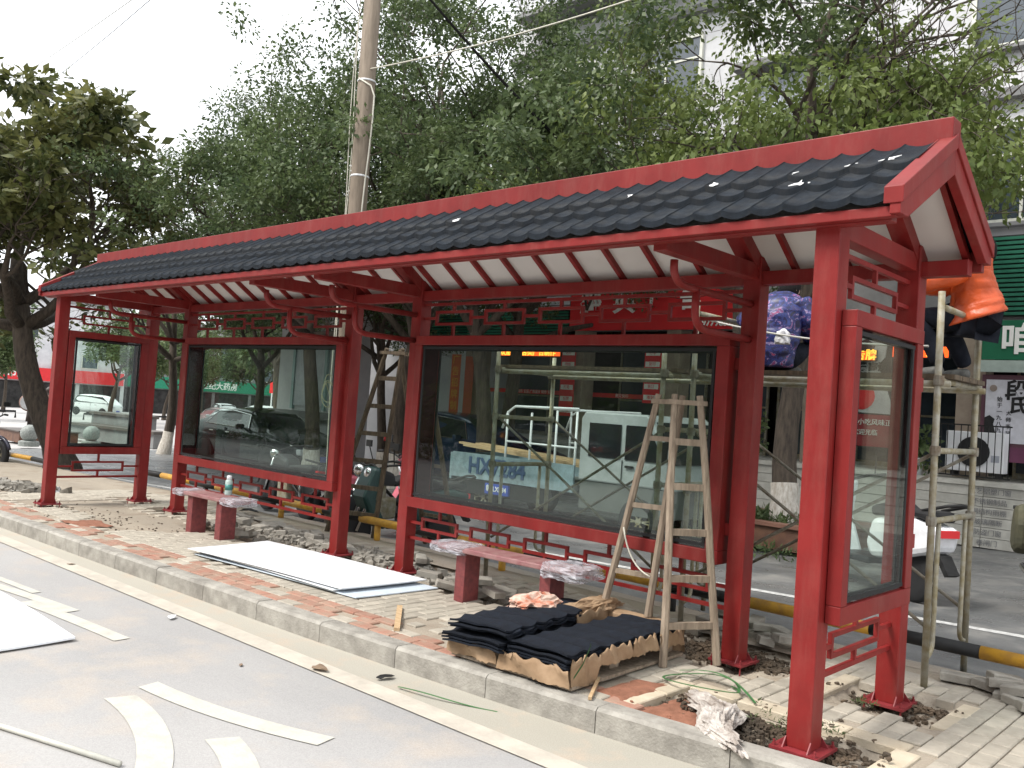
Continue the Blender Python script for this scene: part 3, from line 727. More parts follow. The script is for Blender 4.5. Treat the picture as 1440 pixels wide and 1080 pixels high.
# trees in the far street
G_F = 'street trees across the far road'
tF, nF = tree_proto('street_tree', 'bare-stemmed street tree across the far road at the left edge of the photo', 41, 9.5, 0.16, 3.2, 3.6, 9, 0.26, LEAF, (0.3, 0), 5, 0.7, 0.5, keep=0.6, group=G_F, zmin=3.0)
tF.location = (-82, 22.5, gback(-82))
for lb, x, y, rz, s in (('street tree across the far road seen through the left end case', -74, 33, 1.0, 1.0), ('street tree in the distance between the two left posts', -66, 41, 2.0, 1.1), ('street tree behind the moving white van', -88, 44, 3.0, 1.15), ('street tree by the far green-awning shop', -58, 33, 4.0, 1.0),
                        ('street tree beside the glowing red kiosk', -44, 27, 5.0, 1.15), ('street tree farthest down the side street', -52, 42, 0.3, 1.3), ('street tree left of the drummer statues', -60, 13, 1.4, 0.9), ('street tree in the side street behind the black sedan', -36, 24, 1.9, 1.2), ('street tree before the shop row end', -31, 17, 3.3, 1.25), ('nearer of two street trees seen through the left end case', -55, 20.2, 2.2, 1.0), ('farther of two street trees seen through the left end case', -64, 26.5, 0.9, 1.1)):
    dup(tF, lb, (x, y, gback(x)-0.05), rz, s)
# trees on the opposite side of the road, mirrored in the glass
for lb, x, y, rz, s in (('camphor tree across the road behind the photographer, farther left', -14, -19, 0.3, 1.0), ('camphor tree across the road behind the photographer, middle', -5.5, -21, 2.3, 1.05), ('camphor tree across the road behind the photographer, farther right', 3.5, -19.5, 4.3, 1.0), ('camphor tree across the road behind the photographer, leftmost', -24, -21, 4.9, 1.0)):
    c = dup(tA if x < -5 else tB, lb, (x, y, -0.2), rz, s); c['group'] = 'trees across the road'

for k in range(6):
    c = dup(tB if k % 2 else tA, 'camphor tree far left across the road behind the photographer, number %s of the line' % ['one', 'two', 'three', 'four', 'five', 'six'][k], (-27-6.5*k, -15.5-1.2*(k % 2), gfront(-30)-0.2), 1.7*k, 1.0); c['group'] = 'trees across the road'
q = np.random.RandomState(44); hp = np.stack([q.uniform(-75, 2, 4200), q.uniform(-14.6, -13.2, 4200), q.uniform(-1.2, 2.1, 4200)], 1)  # hedge added behind the camera so the display glass mirrors something dark
tag(obj('hedge', leaves_mesh('hedge', hp, 7, 0.45, 0.22, 45, LEAF), None, kind='stuff'), 'dark hedge added out of view across the road to darken the display glass reflections', 'hedge')
# planter round the near trunk
pl = thing('tree_planter', 'low brown stone planter box around the whitewashed trunk', 'planter', (-3.75, 7.9, -0.10))
PLM = mat('brown_tile_planter', (0.17, 0.085, 0.05), 0.6, scale=6, col2=(0.10, 0.05, 0.035))
for (a, b, c, d) in ((-0.85, 0.85, -0.85, -0.73), (-0.85, 0.85, 0.73, 0.85), (-0.85, -0.73, -0.73, 0.73), (0.73, 0.85, -0.73, 0.73)):
    obj('planter_wall', MB().box(a, b, c, d, 0, 0.30), pl, PLM)
for (a, b, c, d) in ((-0.9, 0.9, -0.9, -0.70), (-0.9, 0.9, 0.70, 0.9), (-0.9, -0.70, -0.69, 0.69), (0.70, 0.9, -0.69, 0.69)):
    obj('coping_slab', MB().box(a, b, c, d, 0.302, 0.35), pl, mat('planter_coping', (0.20, 0.10, 0.07), 0.5))
obj('soil_fill', MB().box(-0.72, 0.72, -0.72, 0.72, 0.0, 0.27), pl, SOIL)
q = np.random.RandomState(4)
gm = leaves_mesh('planter_plants', [(x, y, 0.32) for x, y in q.uniform(-0.65, 0.65, (120, 2))], 12, 0.12, 0.10, 9, LEAF, 3.5, -0.5)
obj('ground_plants', gm, pl, kind='stuff')
gm = leaves_mesh('weeds', [(x, y, 0.05) for x, y in zip(q.uniform(-1.6, 1.3, 90), q.uniform(-1.5, -0.9, 90))], 10, 0.10, 0.08, 10, LEAF, 3.5, -0.4)
o = obj('weeds', gm, None, kind='stuff', loc=(-3.75, 7.9, -0.12)); tag(o, 'low green weeds growing in front of the brown planter', 'weeds')

# ------------------------------------------------------------------ UTILITY POLE AND WIRES
up = thing('utility_pole', 'round brown-grey concrete utility pole rising behind the shelter roof', 'utility pole', (-8.23, 3.35, gback(-8.4)))
obj('pole_shaft', MB().tube([(0, 0, -0.1), (0, 0, 4), (0, 0, 10.5)], [0.145, 0.13, 0.105], 18), up, POLEC, True)
for z in (6.25, 4.9): obj('wire_tie', MB().lathe([(0.130, -0.012), (0.134, 0), (0.130, 0.012)], (0, 0, z), 14), up, WHITE)
ws = MB()
for dx, ph in ((-0.19, 0.0), (-0.23, 1.5)): ws.tube([(dx+0.03*math.sin(i*0.9+ph), -0.05, 0.3+i*0.55) for i in range(19)], 0.008, 5)
obj('cable_down', ws.tube([(0.0, -0.14, 6.26), (0.17, -0.05, 6.15)] + [(0.19+0.05*math.sin(i*0.8+1.2), -0.03, 6.0-i*0.4) for i in range(15)], 0.012, 5), up, mat('cream_wire', (0.55, 0.53, 0.45), 0.6), True, kind='stuff')
def sag(a, b, s, n=14):
    a = Vector(a); b = Vector(b); return [a.lerp(b, i/n) - Vector((0, 0, s*4*(i/n)*(1-i/n))) for i in range(n+1)]
tag(obj('white_wire', MB().tube(sag((-8.28, 3.30, 6.15), (-3.6, 3.9, 6.3), 0.08), 0.010, 5), None, mat('cream_wire', (0.55, 0.53, 0.45)), True), 'thin pale wire stretched from the concrete pole to the trees on the right', 'wire')
tag(obj('black_cable', MB().tube(sag((-8.35, 4.0, 7.9), (-5.2, 4.0, 4.9), 0.05), 0.02, 5), None, mat('cable_black', (0.004, 0.004, 0.004), 0.9, spec=0.05), True), 'thick black cable slanting down through the foliage right of the pole', 'cable')
tag(obj('overhead_wires', MB().tube(sag((-60, 12, 16), (-8.4, 3.3, 10.2), 0.8), 0.012, 4), None, BLKP, True), 'thin overhead wire crossing the white sky at upper left', 'wire')
tag(obj('overhead_wires', MB().tube(sag((-60, 9, 15.2), (-8.4, 3.4, 10.0), 0.8), 0.012, 4), None, STEEL, True), 'second faint overhead wire just below the first in the white sky', 'wire')

# ------------------------------------------------------------------ SHOP AND APARTMENT BUILDING
FY = 12.0
bd = thing('apartment_building', 'pale apartment block with shopfronts, green louvres and a red sign behind the trees', 'building', (0, FY, 0))
T0_, T1_ = 1.0, 3.6
obj('upper_wall', MB().box(-14.6, 9.0, 0.9, 9.0, 4.75, 17.5), bd, WALLW)
obj('low_wing', MB().box(-24.0, -14.62, 1.0, 9.0, -0.4, 5.0), bd, WALLW)
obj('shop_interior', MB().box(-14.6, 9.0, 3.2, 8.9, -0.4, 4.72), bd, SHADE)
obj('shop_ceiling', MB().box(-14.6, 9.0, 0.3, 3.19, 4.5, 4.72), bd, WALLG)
for px_, w_ in ((-14.5, 0.5), (-11.0, 0.3), (-8.45, 0.35), (-5.3, 0.4), (-2.56, 0.45), (0.9, 0.45), (4.4, 0.45), (8.6, 0.4)):
    obj('pillar', MB().box(px_-w_/2, px_+w_/2, 0.0, 0.45, 0.9, 4.5), bd, MARB, bevel=0.01)
obj('sign_backing', MB().box(-11.2, 9.0, 0.02, 0.30, 3.45, 4.75), bd, WALLG)
# terrace: pale stone slabs with joints
for lx in range(17):
    for k in range(6):
        x0 = -14.2 + lx*1.35; z = 0.0 + k*0.158
        obj('stone_slab', MB().box(x0, x0+1.342, -0.95+0.03*(5-k)*0 + (k*0.012), -0.55, z-0.12, z+0.03), bd, SLAB)
obj('terrace_floor', MB().box(-14.2, 8.8, -0.93, 3.19, 0.825, 0.90), bd, SLAB)
obj('terrace_base', MB().box(-14.2, 8.8, -0.54, 3.18, -0.5, 0.82), bd, WALLG)
ink = mat('grey_ink', (0.16, 0.16, 0.17), 0.8)
for k in range(6):
    text('slab_lettering', ['工艺铝塑门窗', '不锈钢制品', '钢结构雨棚', '玻璃隔断', '防盗门窗', '卷闸门'][5-k], 0.10, ink, bd, (-1.95, -0.962+k*0.012-0.012, -0.045+k*0.158), depth=0.002)
# upper storeys
FRM = mat('pale_window_frame', (0.62, 0.62, 0.55), 0.5)
def window(x, z, w, h, mull=1):
    f = MB(); t = 0.07
    f.box(x, x+w, 0.82, 0.93, z+h-t, z+h); f.box(x, x+w, 0.82, 0.93, z, z+t); f.box(x, x+t, 0.82, 0.93, z+t, z+h-t); f.box(x+w-t, x+w, 0.82, 0.93, z+t, z+h-t)
    for i in range(1, mull+1): f.box(x+w*i/(mull+1)-0.025, x+w*i/(mull+1)+0.025, 0.83, 0.93, z+t, z+h-t)
    f.box(x+t, x+w-t, 0.83, 0.93, z+h*0.68, z+h*0.68+0.05)
    fr = obj('window', f, bd, FRM, bevel=0)
    obj('pane', MB().box(x+t, x+w-t, 0.86, 0.885, z+t, z+h-t), fr, WINB)
    obj('sill', MB().box(x-0.08, x+w+0.08, 0.72, 0.90, z-0.07, z-0.003), fr, WALLG)
for fl in range(4):
    z = 5.0 + fl*3.15
    for x in (-13.6, -10.6, -3.1, -0.1, 3.4, 6.2):
        window(x, z+0.35, 1.9, 1.75, 1)
    obj('floor_band', MB().box(-14.6, 9.0, 0.70, 0.899, z+2.55, z+2.72), bd, WALLG)
# caged balconies
def cage(x, z, w, h, dep):
    r = obj('security_cage', MB().box(x-0.06, x+w+0.06, 0.9-dep, 0.899, z-0.12, z), bd, WALLG, label='white barred balcony cage')
    b = MB(); n = int(w/0.13)
    for i in range(n+1): b.box(x+i*w/n-0.011, x+i*w/n+0.011, 0.9-dep, 0.9-dep+0.02, z, z+h)
    for zz in (z+0.02, z+h*0.5, z+h-0.03): b.box(x, x+w, 0.9-dep-0.012, 0.9-dep, zz, zz+0.03)
    m = int(dep/0.14)
    for i in range(1, m): 
        for xx in (x, x+w-0.02): b.box(xx, xx+0.02, 0.9-dep+i*dep/m, 0.9-dep+i*dep/m+0.02, z, z+h)
    obj('cage_bars', b, r, WHITE, kind='stuff')
cage(-7.4, 8.95, 2.6, 1.25, 0.9); cage(-7.4, 5.2, 2.4, 1.2, 0.8); cage(-13.8, 11.6, 3.6, 1.3, 0.9); cage(-10.2, 11.5, 1.8, 1.2, 0.8); cage(-4.4, 5.0, 1.6, 1.4, 0.7); cage(-13.6, 8.4, 2.2, 1.2, 0.7)
cl = MB()
for i in range(14): cl.box(-7.3+i*0.15, -7.3+i*0.15+0.11, 0.52, 0.57, 9.05, 9.95)
obj('corrugated_sheet', MB().prism([(-7.0+0.03*i, 0.40 + (0.02 if i % 2 else 0)) for i in range(50)] + [(-5.53, 0.46), (-7.0, 0.46)], 'z', 7.55, 8.70), bd, mat('pale_blue_sheet', (0.50, 0.52, 0.60), 0.6))
# white slatted awning, green louvres
LV = mat('white_slat', (0.60, 0.62, 0.66), 0.5); LG = mat('green_slat', (0.012, 0.13, 0.075), 0.5, var=0.15)
sl = obj('white_louvre', MB().box(-18.6, -11.35, 0.06, 0.10, 3.95, 4.62), bd, WALLG)
for k in range(6): obj('slat', MB().beam((-18.6, 0.0, 4.00+k*0.115), (-11.35, 0.0, 4.00+k*0.115), 0.03, 0.085), sl, LV)
gl = obj('green_louvre', MB().box(-18.6, -11.35, 0.05, 0.08, 3.30, 3.93), bd, BLKP)
for k in range(9): obj('slat', MB().beam((-18.6, -0.02, 3.33+k*0.07), (-11.35, -0.02, 3.33+k*0.07), 0.03, 0.045), gl, LG)
gl = obj('green_louvre', MB().box(-2.75, 1.6, -0.03, 0.0, 3.60, 4.95), bd, BLKP)
for k in range(17): obj('slat', MB().beam((-2.75, -0.08, 3.64+k*0.078), (1.6, -0.08, 3.64+k*0.078), 0.04, 0.05), gl, LG)
# signs
def sign(name, x0, x1, y, z0, z1, m, label, fr=None, cat='sign'):
    t = thing(name, label, cat, (x0, FY+y, z0))
    obj('panel', MB().box(0, x1-x0, -0.05, 0, 0, z1-z0), t, m, bevel=0.004)
    return t
s1 = sign('shop_sign', -11.25, -6.85, -0.05, 3.44, 4.62, REDSIGN, 'long red shop sign with white characters seen above the right display case')
INKW = mat('white_letters', (0.85, 0.84, 0.80), 0.5, var=0.02)
for ch, xx, sz in (('經', 0.62, 0.62), ('典', 1.55, 0.62), ('广', 2.42, 0.50), ('告', 3.22, 0.50)):
    text('character', ch, sz, INKW, s1, (xx, -0.075, 0.62), bold=0.012, depth=0.03)
text('phone_number', '19?79852,'.replace('?', '7'), 0.20, INKW, s1, (3.85, -0.062, 0.13), bold=0.006)
s2 = sign('shop_sign', -2.33, 1.3, -0.30, 2.86, 3.50, GREENP, 'green shop sign with one large white character at the right edge')
text('character', '咱', 0.52, INKW, s2, (0.53, -0.065, 0.30), bold=0.012, depth=0.02)
text('character', '家', 0.52, INKW, s2, (1.25, -0.065, 0.30), bold=0.012, depth=0.02)
obj('lower_rail', MB().box(0, 3.63, -0.06, 0.0, -0.20, -0.01), s2, mat('greenish_trim', (0.35, 0.42, 0.38), 0.4))
s3 = sign('wall_poster', -2.32, 1.2, -0.22, 1.22, 2.62, mat('maroon_board', (0.09, 0.035, 0.05), 0.5), 'white poster on maroon board with vertical black characters at right edge', cat='poster')
obj('poster_sheet', MB().box(0.07, 1.45, -0.065, -0.052, 0.30, 1.32), s3, mat('poster_white', (0.50, 0.50, 0.54), 0.5))
obj('poster_sheet', MB().box(0.07, 1.45, -0.065, -0.052, 0.0, 0.24), s3, mat('poster_purple', (0.12, 0.03, 0.07), 0.5))
obj('round_seal', MB().lathe([(0.055, -0.003), (0.055, 0.003)], (0.18, -0.072, 1.18), 16, Matrix.Rotation(PI/2, 3, 'X')), s3, mat('seal_brown', (0.25, 0.20, 0.17), 0.6))
text('brush_characters', '段', 0.34, BLKP, s3, (0.52, -0.068, 1.13), bold=0.01)
text('brush_characters', '氏', 0.30, BLKP, s3, (0.56, -0.068, 0.90), bold=0.01)
for k, ch in enumerate('始于一九八九年'): text('small_characters', ch, 0.085, BLKP, s3, (0.28, -0.068, 1.0-k*0.10))
for k, ch in enumerate('大师手艺'): text('small_characters', ch, 0.085, BLKP, s3, (0.42, -0.068, 0.78-k*0.11))
sil = MB().prism([(0.07, 0.30), (0.22, 0.30), (0.24, 0.45), (0.20, 0.60), (0.22, 0.68), (0.14, 0.74), (0.07, 0.70)], 'y', -0.071, -0.066)
obj('painted_silhouette', sil, s3, BLKP)
# poster seen through the right end case
s4 = sign('wall_poster', -4.62, -3.46, -0.25, 1.28, 3.30, mat('dark_board', (0.05, 0.04, 0.04), 0.6), 'tall poster with white robed shape and red band behind the right end case', cat='poster')
obj('robe_shape', MB().prism([(0.0, 0.62), (0.90, 0.60), (0.86, 0.85), (0.72, 1.25), (0.60, 1.45), (0.74, 1.60), (0.76, 1.80), (0.60, 1.96), (0.25, 1.96), (0.12, 1.7), (0.0, 1.5)], 'y', -0.072, -0.054), s4, mat('poster_grey', (0.50, 0.47, 0.48), 0.6))
obj('red_band', MB().box(0.0, 1.14, -0.072, -0.054, 0.02, 0.58), s4, mat('poster_red', (0.30, 0.02, 0.03), 0.6))
obj('red_pot', MB().lathe([(0.20, -0.01), (0.24, 0.0), (0.20, 0.01)], (0.36, -0.078, 0.90), 18, Matrix.Rotation(PI/2, 3, 'X')), s4, REDSIGN)
obj('dark_hair_shape', MB().prism([(0.25, 1.62), (0.50, 1.62), (0.56, 1.82), (0.40, 1.93), (0.24, 1.84)], 'y', -0.080, -0.073), s4, mat('poster_brown', (0.10, 0.05, 0.05), 0.6))
text('lettering', '大骨高汤', 0.17, BLKP, s4, (0.45, -0.08, 1.42), bold=0.006); text('lettering', '佛跳墙面馆', 0.15, BLKP, s4, (0.45, -0.08, 1.25), bold=0.004)
text('lettering', '招牌小吃风味正宗', 0.12, INKW, s4, (0.56, -0.08, 0.44)); text('lettering', '欢迎光临', 0.11, INKW, s4, (0.46, -0.08, 0.26))
LEDR = mat('led_red', (0.3, 0.02, 0.0), 0.5, emit=(1.0, 0.10, 0.015), es=0.9); LEDY = mat('led_yellow', (0.5, 0.3, 0.0), 0.5, emit=(1.0, 0.45, 0.06), es=1.1)
def led(x0, x1, y, z0, z1, label, body, sz):
    t = thing('led_sign', label, 'led sign', (x0, FY+y, z0)); obj('housing', MB().box(0, x1-x0, 0, 0.06, 0, z1-z0), t, BLKP)
    obj('lit_panel', MB().box(0.02, x1-x0-0.02, -0.006, -0.001, 0.02, z1-z0-0.02), t, LEDR)
    text('lit_characters', body, sz, LEDY, t, ((x1-x0)/2, -0.015, (z1-z0)/2), bold=0.004); return t
led(-3.75, -2.80, -0.40, 2.86, 3.08, 'lit red and yellow scrolling sign beside the tan marble pillar', '开好双', 0.20)
led(-13.55, -11.45, -0.10, 2.82, 3.02, 'long lit orange scrolling sign seen through the top of the right display case', '欢迎光临各类广告制作', 0.18)
led(-4.58, -4.0, -0.42, 2.80, 3.0, 'lit red scrolling sign seen through the right end case', '广告牌', 0.2)
# banners
def banner(x, z0, z1, w, m, label, chars, cm, y=-0.12, strips=False):
    t = thing('banner', label, 'banner', (x, FY+y, z0)); obj('cloth', MB().box(-w/2, w/2, -0.012, 0, 0, z1-z0), t, m)
    n = len(chars)
    for k, ch in enumerate(chars):
        zc = (z1-z0)*(1-(k+0.5)/n)
        if strips:
            obj('white_strip', MB().box(-w/2+0.03, w/2-0.03, -0.02, -0.013, zc-0.055, zc+0.055), t, INKW); text('small_print', ch, 0.09, REDSIGN, t, (0, -0.023, zc), depth=0.002)
        else: text('character', ch, min(w*0.8, (z1-z0)/n*0.85), cm, t, (0, -0.018, zc), depth=0.004)
ORG = mat('orange_banner', (0.62, 0.13, 0.03), 0.6)
banner(-14.95, 1.05, 2.85, 0.34, ORG, 'orange vertical banner with yellow characters, left of the tree trunk behind the right case', '广告招牌制作', mat('yellow_ink', (0.75, 0.42, 0.05), 0.6))
banner(-14.45, 1.05, 2.80, 0.30, mat('plain_orange', (0.50, 0.10, 0.04), 0.6), 'plain orange vertical banner just right of the lettered orange one', [], None)
banner(-11.18, 1.45, 3.05, 0.42, REDSIGN, 'red banner with white strips on the shop pillar left of the white truck cab', ['名片', '喷绘', '写真', '灯箱', '标牌', '条幅'], None, strips=True)
banner(-8.85, 1.85, 3.05, 0.42, REDSIGN, 'red banner with white strips above the top of the near stepladder', ['打字', '复印', '印刷', '装订', '雕刻'], None, strips=True)
for a, b in ((-14.3, -11.45), (-10.9, -9.2)):
    t = thing('door_pelmet', 'thin red strip with white print over the %s shop door' % ('wide left' if a < -12 else 'narrow right'), 'sign', (a, FY+0.5, 1.94))
    obj('strip', MB().box(0, b-a, 0, 0.03, 0, 0.10), t, REDSIGN); text('small_print', '广告设计 制作 安装 '*2 if a < -12 else '图文快印', 0.09, INKW, t, ((b-a)/2, -0.01, 0.05), depth=0.002)
# shop glass doors, frames
for a in (-14.2, -12.9, -10.8, -9.6, -8.1, -6.7, -5.0, -3.9, -2.2, -0.7, 1.3, 2.9):
    f = MB(); w = 1.15
    f.box(a, a+0.05, 1.4, 1.45, 0.9, 3.4); f.box(a+w, a+w+0.05, 1.4, 1.45, 0.9, 3.4); f.box(a, a+w+0.05, 1.4, 1.45, 3.4, 3.46); f.box(a+0.05, a+w, 1.4, 1.45, 0.9, 1.0); f.box(a+0.05, a+w, 1.4, 1.45, 1.9, 1.94)
    d = obj('shop_door', f, bd, STEEL); obj('door_glass', MB().box(a+0.051, a+w-0.001, 1.42, 1.43, 1.0, 3.399), d, WINB)
# AC unit behind railing
ac = thing('air_conditioner', 'white outdoor air-conditioner with round black fan grille behind a thin railing', 'air conditioner', (-2.72, FY-0.62, 0.95))
obj('casing', MB().box(0, 0.86, 0, 0.32, 0.08, 0.72), ac, WHITE, bevel=0.01)
obj('fan_grille', MB().lathe([(0.24, -0.012), (0.24, 0.012), (0.07, 0.012), (0.07, -0.012)], (0.42, -0.014, 0.40), 24, Matrix.Rotation(PI/2, 3, 'X')), ac, BLACK)
obj('label_plate', MB().box(0.68, 0.80, -0.006, -0.001, 0.25, 0.36), ac, mat('grey_plate', (0.35, 0.37, 0.42), 0.5))
for dx in (0.08, 0.74): obj('foot', MB().box(dx, dx+0.06, 0.02, 0.30, 0, 0.079), ac, BLKP)
rl = thing('railing', 'thin black vertical bars in front of the white air-conditioner', 'railing', (-2.85, FY-0.82, 0.90))
for i in range(12): obj('bar', MB().box(i*0.1, i*0.1+0.012, 0, 0.012, 0.05, 0.86), rl, BLKP)
for z in (0.05, 0.86): obj('rail', MB().box(-0.02, 1.14, -0.006, 0.018, z, z+0.022), rl, BLKP)
# potted plants on the terrace
def pot(x, y, label, h=0.28, seed=1, pm=WHITE):
    t = thing('potted_plant', label, 'plant', (x, y, 0.90)); obj('pot', MB().lathe([(0.10, 0), (0.14, h), (0.15, h), (0.15, h+0.02)], (0, 0, 0), 12), t, pm, True)
    q = np.random.RandomState(seed); obj('foliage', leaves_mesh('foliage', [(a, b, h+0.2+c) for a, b, c in q.uniform(-0.22, 0.22, (30, 3))*np.array([1, 1, 1.4])], 12, 0.14, 0.12, seed, LEAF), t, kind='stuff')
pot(-6.12, FY-0.75, 'bushy green plant in a white pot on the terrace left of the whitewashed trunk', 0.30, 3)
pot(-3.15, FY-0.72, 'green plant in a pale pot left of the air-conditioner', 0.26, 5)
mb = MB().box(0, 0.5, 0, 0.45, 0, 0.42)
# far row end wall with blue-grey panels seen through the ladder gap
tt = thing('garage_front', 'pale building side with a tall white shutter seen through the gap behind the wooden ladder', 'building front', (-20.6, 10.2, gback(-20)))
obj('wall', MB().box(0, 3.6, 0, 0.5, 0, 5.4), tt, WALLW)
for k in range(22): obj('shutter_slat', MB().box(0.9, 2.3, -0.05, -0.01, 1.7+k*0.08, 1.7+k*0.08+0.072), tt, mat('shutter_white', (0.55, 0.57, 0.62), 0.5))
obj('shutter_frame', MB().box(0.78, 0.89, -0.08, 0, 1.6, 3.6).box(2.31, 2.42, -0.08, 0, 1.6, 3.6).box(0.6, 2.6, -0.12, 0, 3.61, 3.75), tt, mat('teal_trim', (0.30, 0.42, 0.42), 0.5))
obj('ledge', MB().box(-0.1, 3.7, -0.25, -0.001, 1.35, 1.55), tt, WALLG)

# ------------------------------------------------------------------ FAR STREET
def block(name, label, x0, x1, y0, y1, h, zb, wm, side='x', nf=3, sm=None, wtxt=None, awn=None, cat='building'):
    t = thing(name, label, cat, (x0, y0, zb)); w, d = x1-x0, y1-y0
    obj('wall', MB().box(0, w, 0, d, 0, h), t, wm)
    obj('parapet', MB().box(-0.15, w+0.15, -0.15, d+0.15, h, h+0.5), t, WALLG)
    fx = w+0.02   # +x face faces the camera street
    for f in range(nf):
        z = 5.2+f*3.2
        if z+1.8 > h: break
        for k in range(int(d/3.6)):
            y = 0.9+k*3.6
            fr = obj('window', MB().box(w, w+0.08, y, y+2.0, z, z+0.08).box(w, w+0.08, y, y+2.0, z+1.6, z+1.68).box(w, w+0.08, y, y+0.08, z+0.08, z+1.6).box(w, w+0.08, y+1.92, y+2.0, z+0.08, z+1.6), t, FRM)
            obj('pane', MB().box(w+0.01, w+0.04, y+0.08, y+1.92, z+0.08, z+1.6), fr, WINB)
        for k in range(int(w/3.6)):
            x = 0.9+k*3.6
            fr = obj('window', MB().box(x, x+2.0, -0.08, 0, z, z+0.08).box(x, x+2.0, -0.08, 0, z+1.6, z+1.68).box(x, x+0.08, -0.08, 0, z+0.08, z+1.6).box(x+1.92, x+2.0, -0.08, 0, z+0.08, z+1.6), t, FRM)
            obj('pane', MB().box(x+0.08, x+1.92, -0.04, -0.01, z+0.08, z+1.6), fr, WINB)
    for (face, L) in (('x', d), ('y', w)):
        n = max(1, int(L/5))
        for k in range(n):
            a = 0.4 + k*(L-0.4)/n; b = a + (L-0.4)/n-0.5
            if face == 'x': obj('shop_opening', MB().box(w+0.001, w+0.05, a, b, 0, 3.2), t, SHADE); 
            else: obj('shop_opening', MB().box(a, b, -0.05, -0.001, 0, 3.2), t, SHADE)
    if sm:
        obj('fascia_sign', MB().box(w+0.06, w+0.45, 0.3, d-0.3, 3.35, 4.9), t, sm)
        obj('fascia_sign', MB().box(0.3, w-0.3, -0.45, -0.06, 3.35, 4.9), t, sm)
        if wtxt:
            text('sign_lettering', wtxt, 1.1, INKW, t, (w+0.47, d/2, 4.1), rot=(PI/2, 0, PI/2), bold=0.02)
            text('sign_lettering', wtxt, 1.1, INKW, t, (w/2, -0.47, 4.1), bold=0.02)
    if awn: obj('awning', MB().prism([(w+0.06, 3.1), (w+1.6, 2.5), (w+1.6, 2.6), (w+0.06, 3.3)], 'y', 0.3, d-0.3), t, awn)
    return t
block('shop_building', 'distant shop building with a red lettered sign at the far left edge', -128, -112, 18, 46, 13, gback(-120), WALLW, sm=REDSIGN, wtxt='农资超市烟酒', nf=3)
block('shop_building', 'distant building with a wide green sign seen through the left end case', -128, -112, 47, 70, 12, gback(-120), WALLG, sm=mat('green_fascia', (0.01, 0.22, 0.12), 0.5), wtxt='新世纪大药房', nf=3)
block('shop_building', 'distant pale block closing the street behind the left posts', -100, -84, 60, 84, 14, gback(-100), WALLW, sm=REDSIGN, wtxt='家电商场', nf=3)
block('shop_building', 'grey block behind the street trees beyond the black sedan', -70, -50, 52, 70, 11, gback(-60), WALLG, sm=mat('dull_green_fascia', (0.02, 0.12, 0.09), 0.5), wtxt='超市', nf=2)
kb = block('street_kiosk', 'small shop with glowing red and yellow sign seen above the roof of the black sedan', -52, -43, 33.5, 39, 3.9, gback(-48), mat('kiosk_red', (0.30, 0.05, 0.03), 0.6), nf=0, cat='kiosk')
obj('glowing_sign', MB().box(-0.3, 9.3, -0.5, -0.1, 3.0, 3.9), kb, LEDR); obj('glowing_sign', MB().box(0.2, 8.0, -0.56, -0.51, 3.2, 3.65), kb, LEDY)
obj('lit_interior', MB().box(2.5, 7.5, -0.08, -0.055, 0.6, 2.8), kb, mat('warm_interior', (0.5, 0.3, 0.15), 0.6, emit=(1.0, 0.55, 0.3), es=0.8))
block('apartment_building', 'long grey apartment block across the road behind the photographer', -90, 20, -44, -30, 15, -0.8, mat('brown_render', (0.10, 0.09, 0.08), 0.9), nf=2)
# low black hoop barriers
G_B = 'low black hoop barriers along the far road'
for k in range(9):
    x = -60-k*0.4; y = 11.5+k*3.6
    hb = obj('hoop_barrier', MB().tube([(0, -1.3, 0), (0, -1.3, 0.42), (0, 1.3, 0.42), (0, 1.3, 0)], 0.07, 6), None, BLKP, loc=(x, y, gback(x)))
    tag(hb, ['black hoop barrier far left, by the drummer statues'][0] if k == 0 else 'low black hoop barrier in the line along the far road', 'barrier', G_B)
# white lamp post
lp = thing('lamp_post', 'slender white lamp post between the two left back posts', 'lamp post', (-38, 16.6, gback(-38)))
obj('shaft', MB().tube([(0, 0, 0), (0, 0, 7)], [0.10, 0.06], 10), lp, WHITE, True); obj('arm', MB().tube([(0, 0, 6.9), (0.5, -0.3, 7.3), (1.3, -0.8, 7.4)], 0.04, 6), lp, WHITE, True); obj('lamp_head', MB().cbox((1.5, -0.9, 7.38), (0.6, 0.22, 0.1)), lp, STEEL)
# stone spheres, drummer statues, planter wall
SPH = mat('granite_ball', (0.32, 0.34, 0.32), 0.6, scale=20, col2=(0.20, 0.22, 0.21))
def ball(x, y, label):
    t = thing('stone_sphere', label, 'bollard', (x, y, gback(x)))
    obj('sphere', MB().lathe([(0.001, 0.09)] + [(0.27*math.sin(PI*i/12), 0.36-0.27*math.cos(PI*i/12)) for i in range(1, 12)] + [(0.001, 0.63)], (0, 0, 0), 20), t, SPH, True)
    obj('plinth', MB().lathe([(0.30, -0.05), (0.30, 0.10), (0.2, 0.13)], (0, 0, 0), 16), t, SPH)
ball(-28.2, 6.22, 'grey granite sphere bollard left of the left end post'); ball(-28.8, 8.37, 'grey granite sphere bollard seen through the left end case')
pw = thing('stone_planter_wall', 'stepped dark stone planter wall behind the granite sphere in the left end case', 'planter wall', (-34, 9.6, gback(-34)), 0.15)
for k, (a, b, c, h) in enumerate(((0, 5.5, 1.0, 0.5), (0.2, 3.4, 1.5, 0.95))):
    obj('wall_course', MB().box(a, b, k*0.8, k*0.8+0.7, 0, h), pw, WALLG); obj('coping', MB().box(a-0.08, b+0.08, k*0.8-0.08, k*0.8+0.75, h+0.002, h+0.1), pw, mat('dark_coping', (0.10, 0.085, 0.075), 0.6))
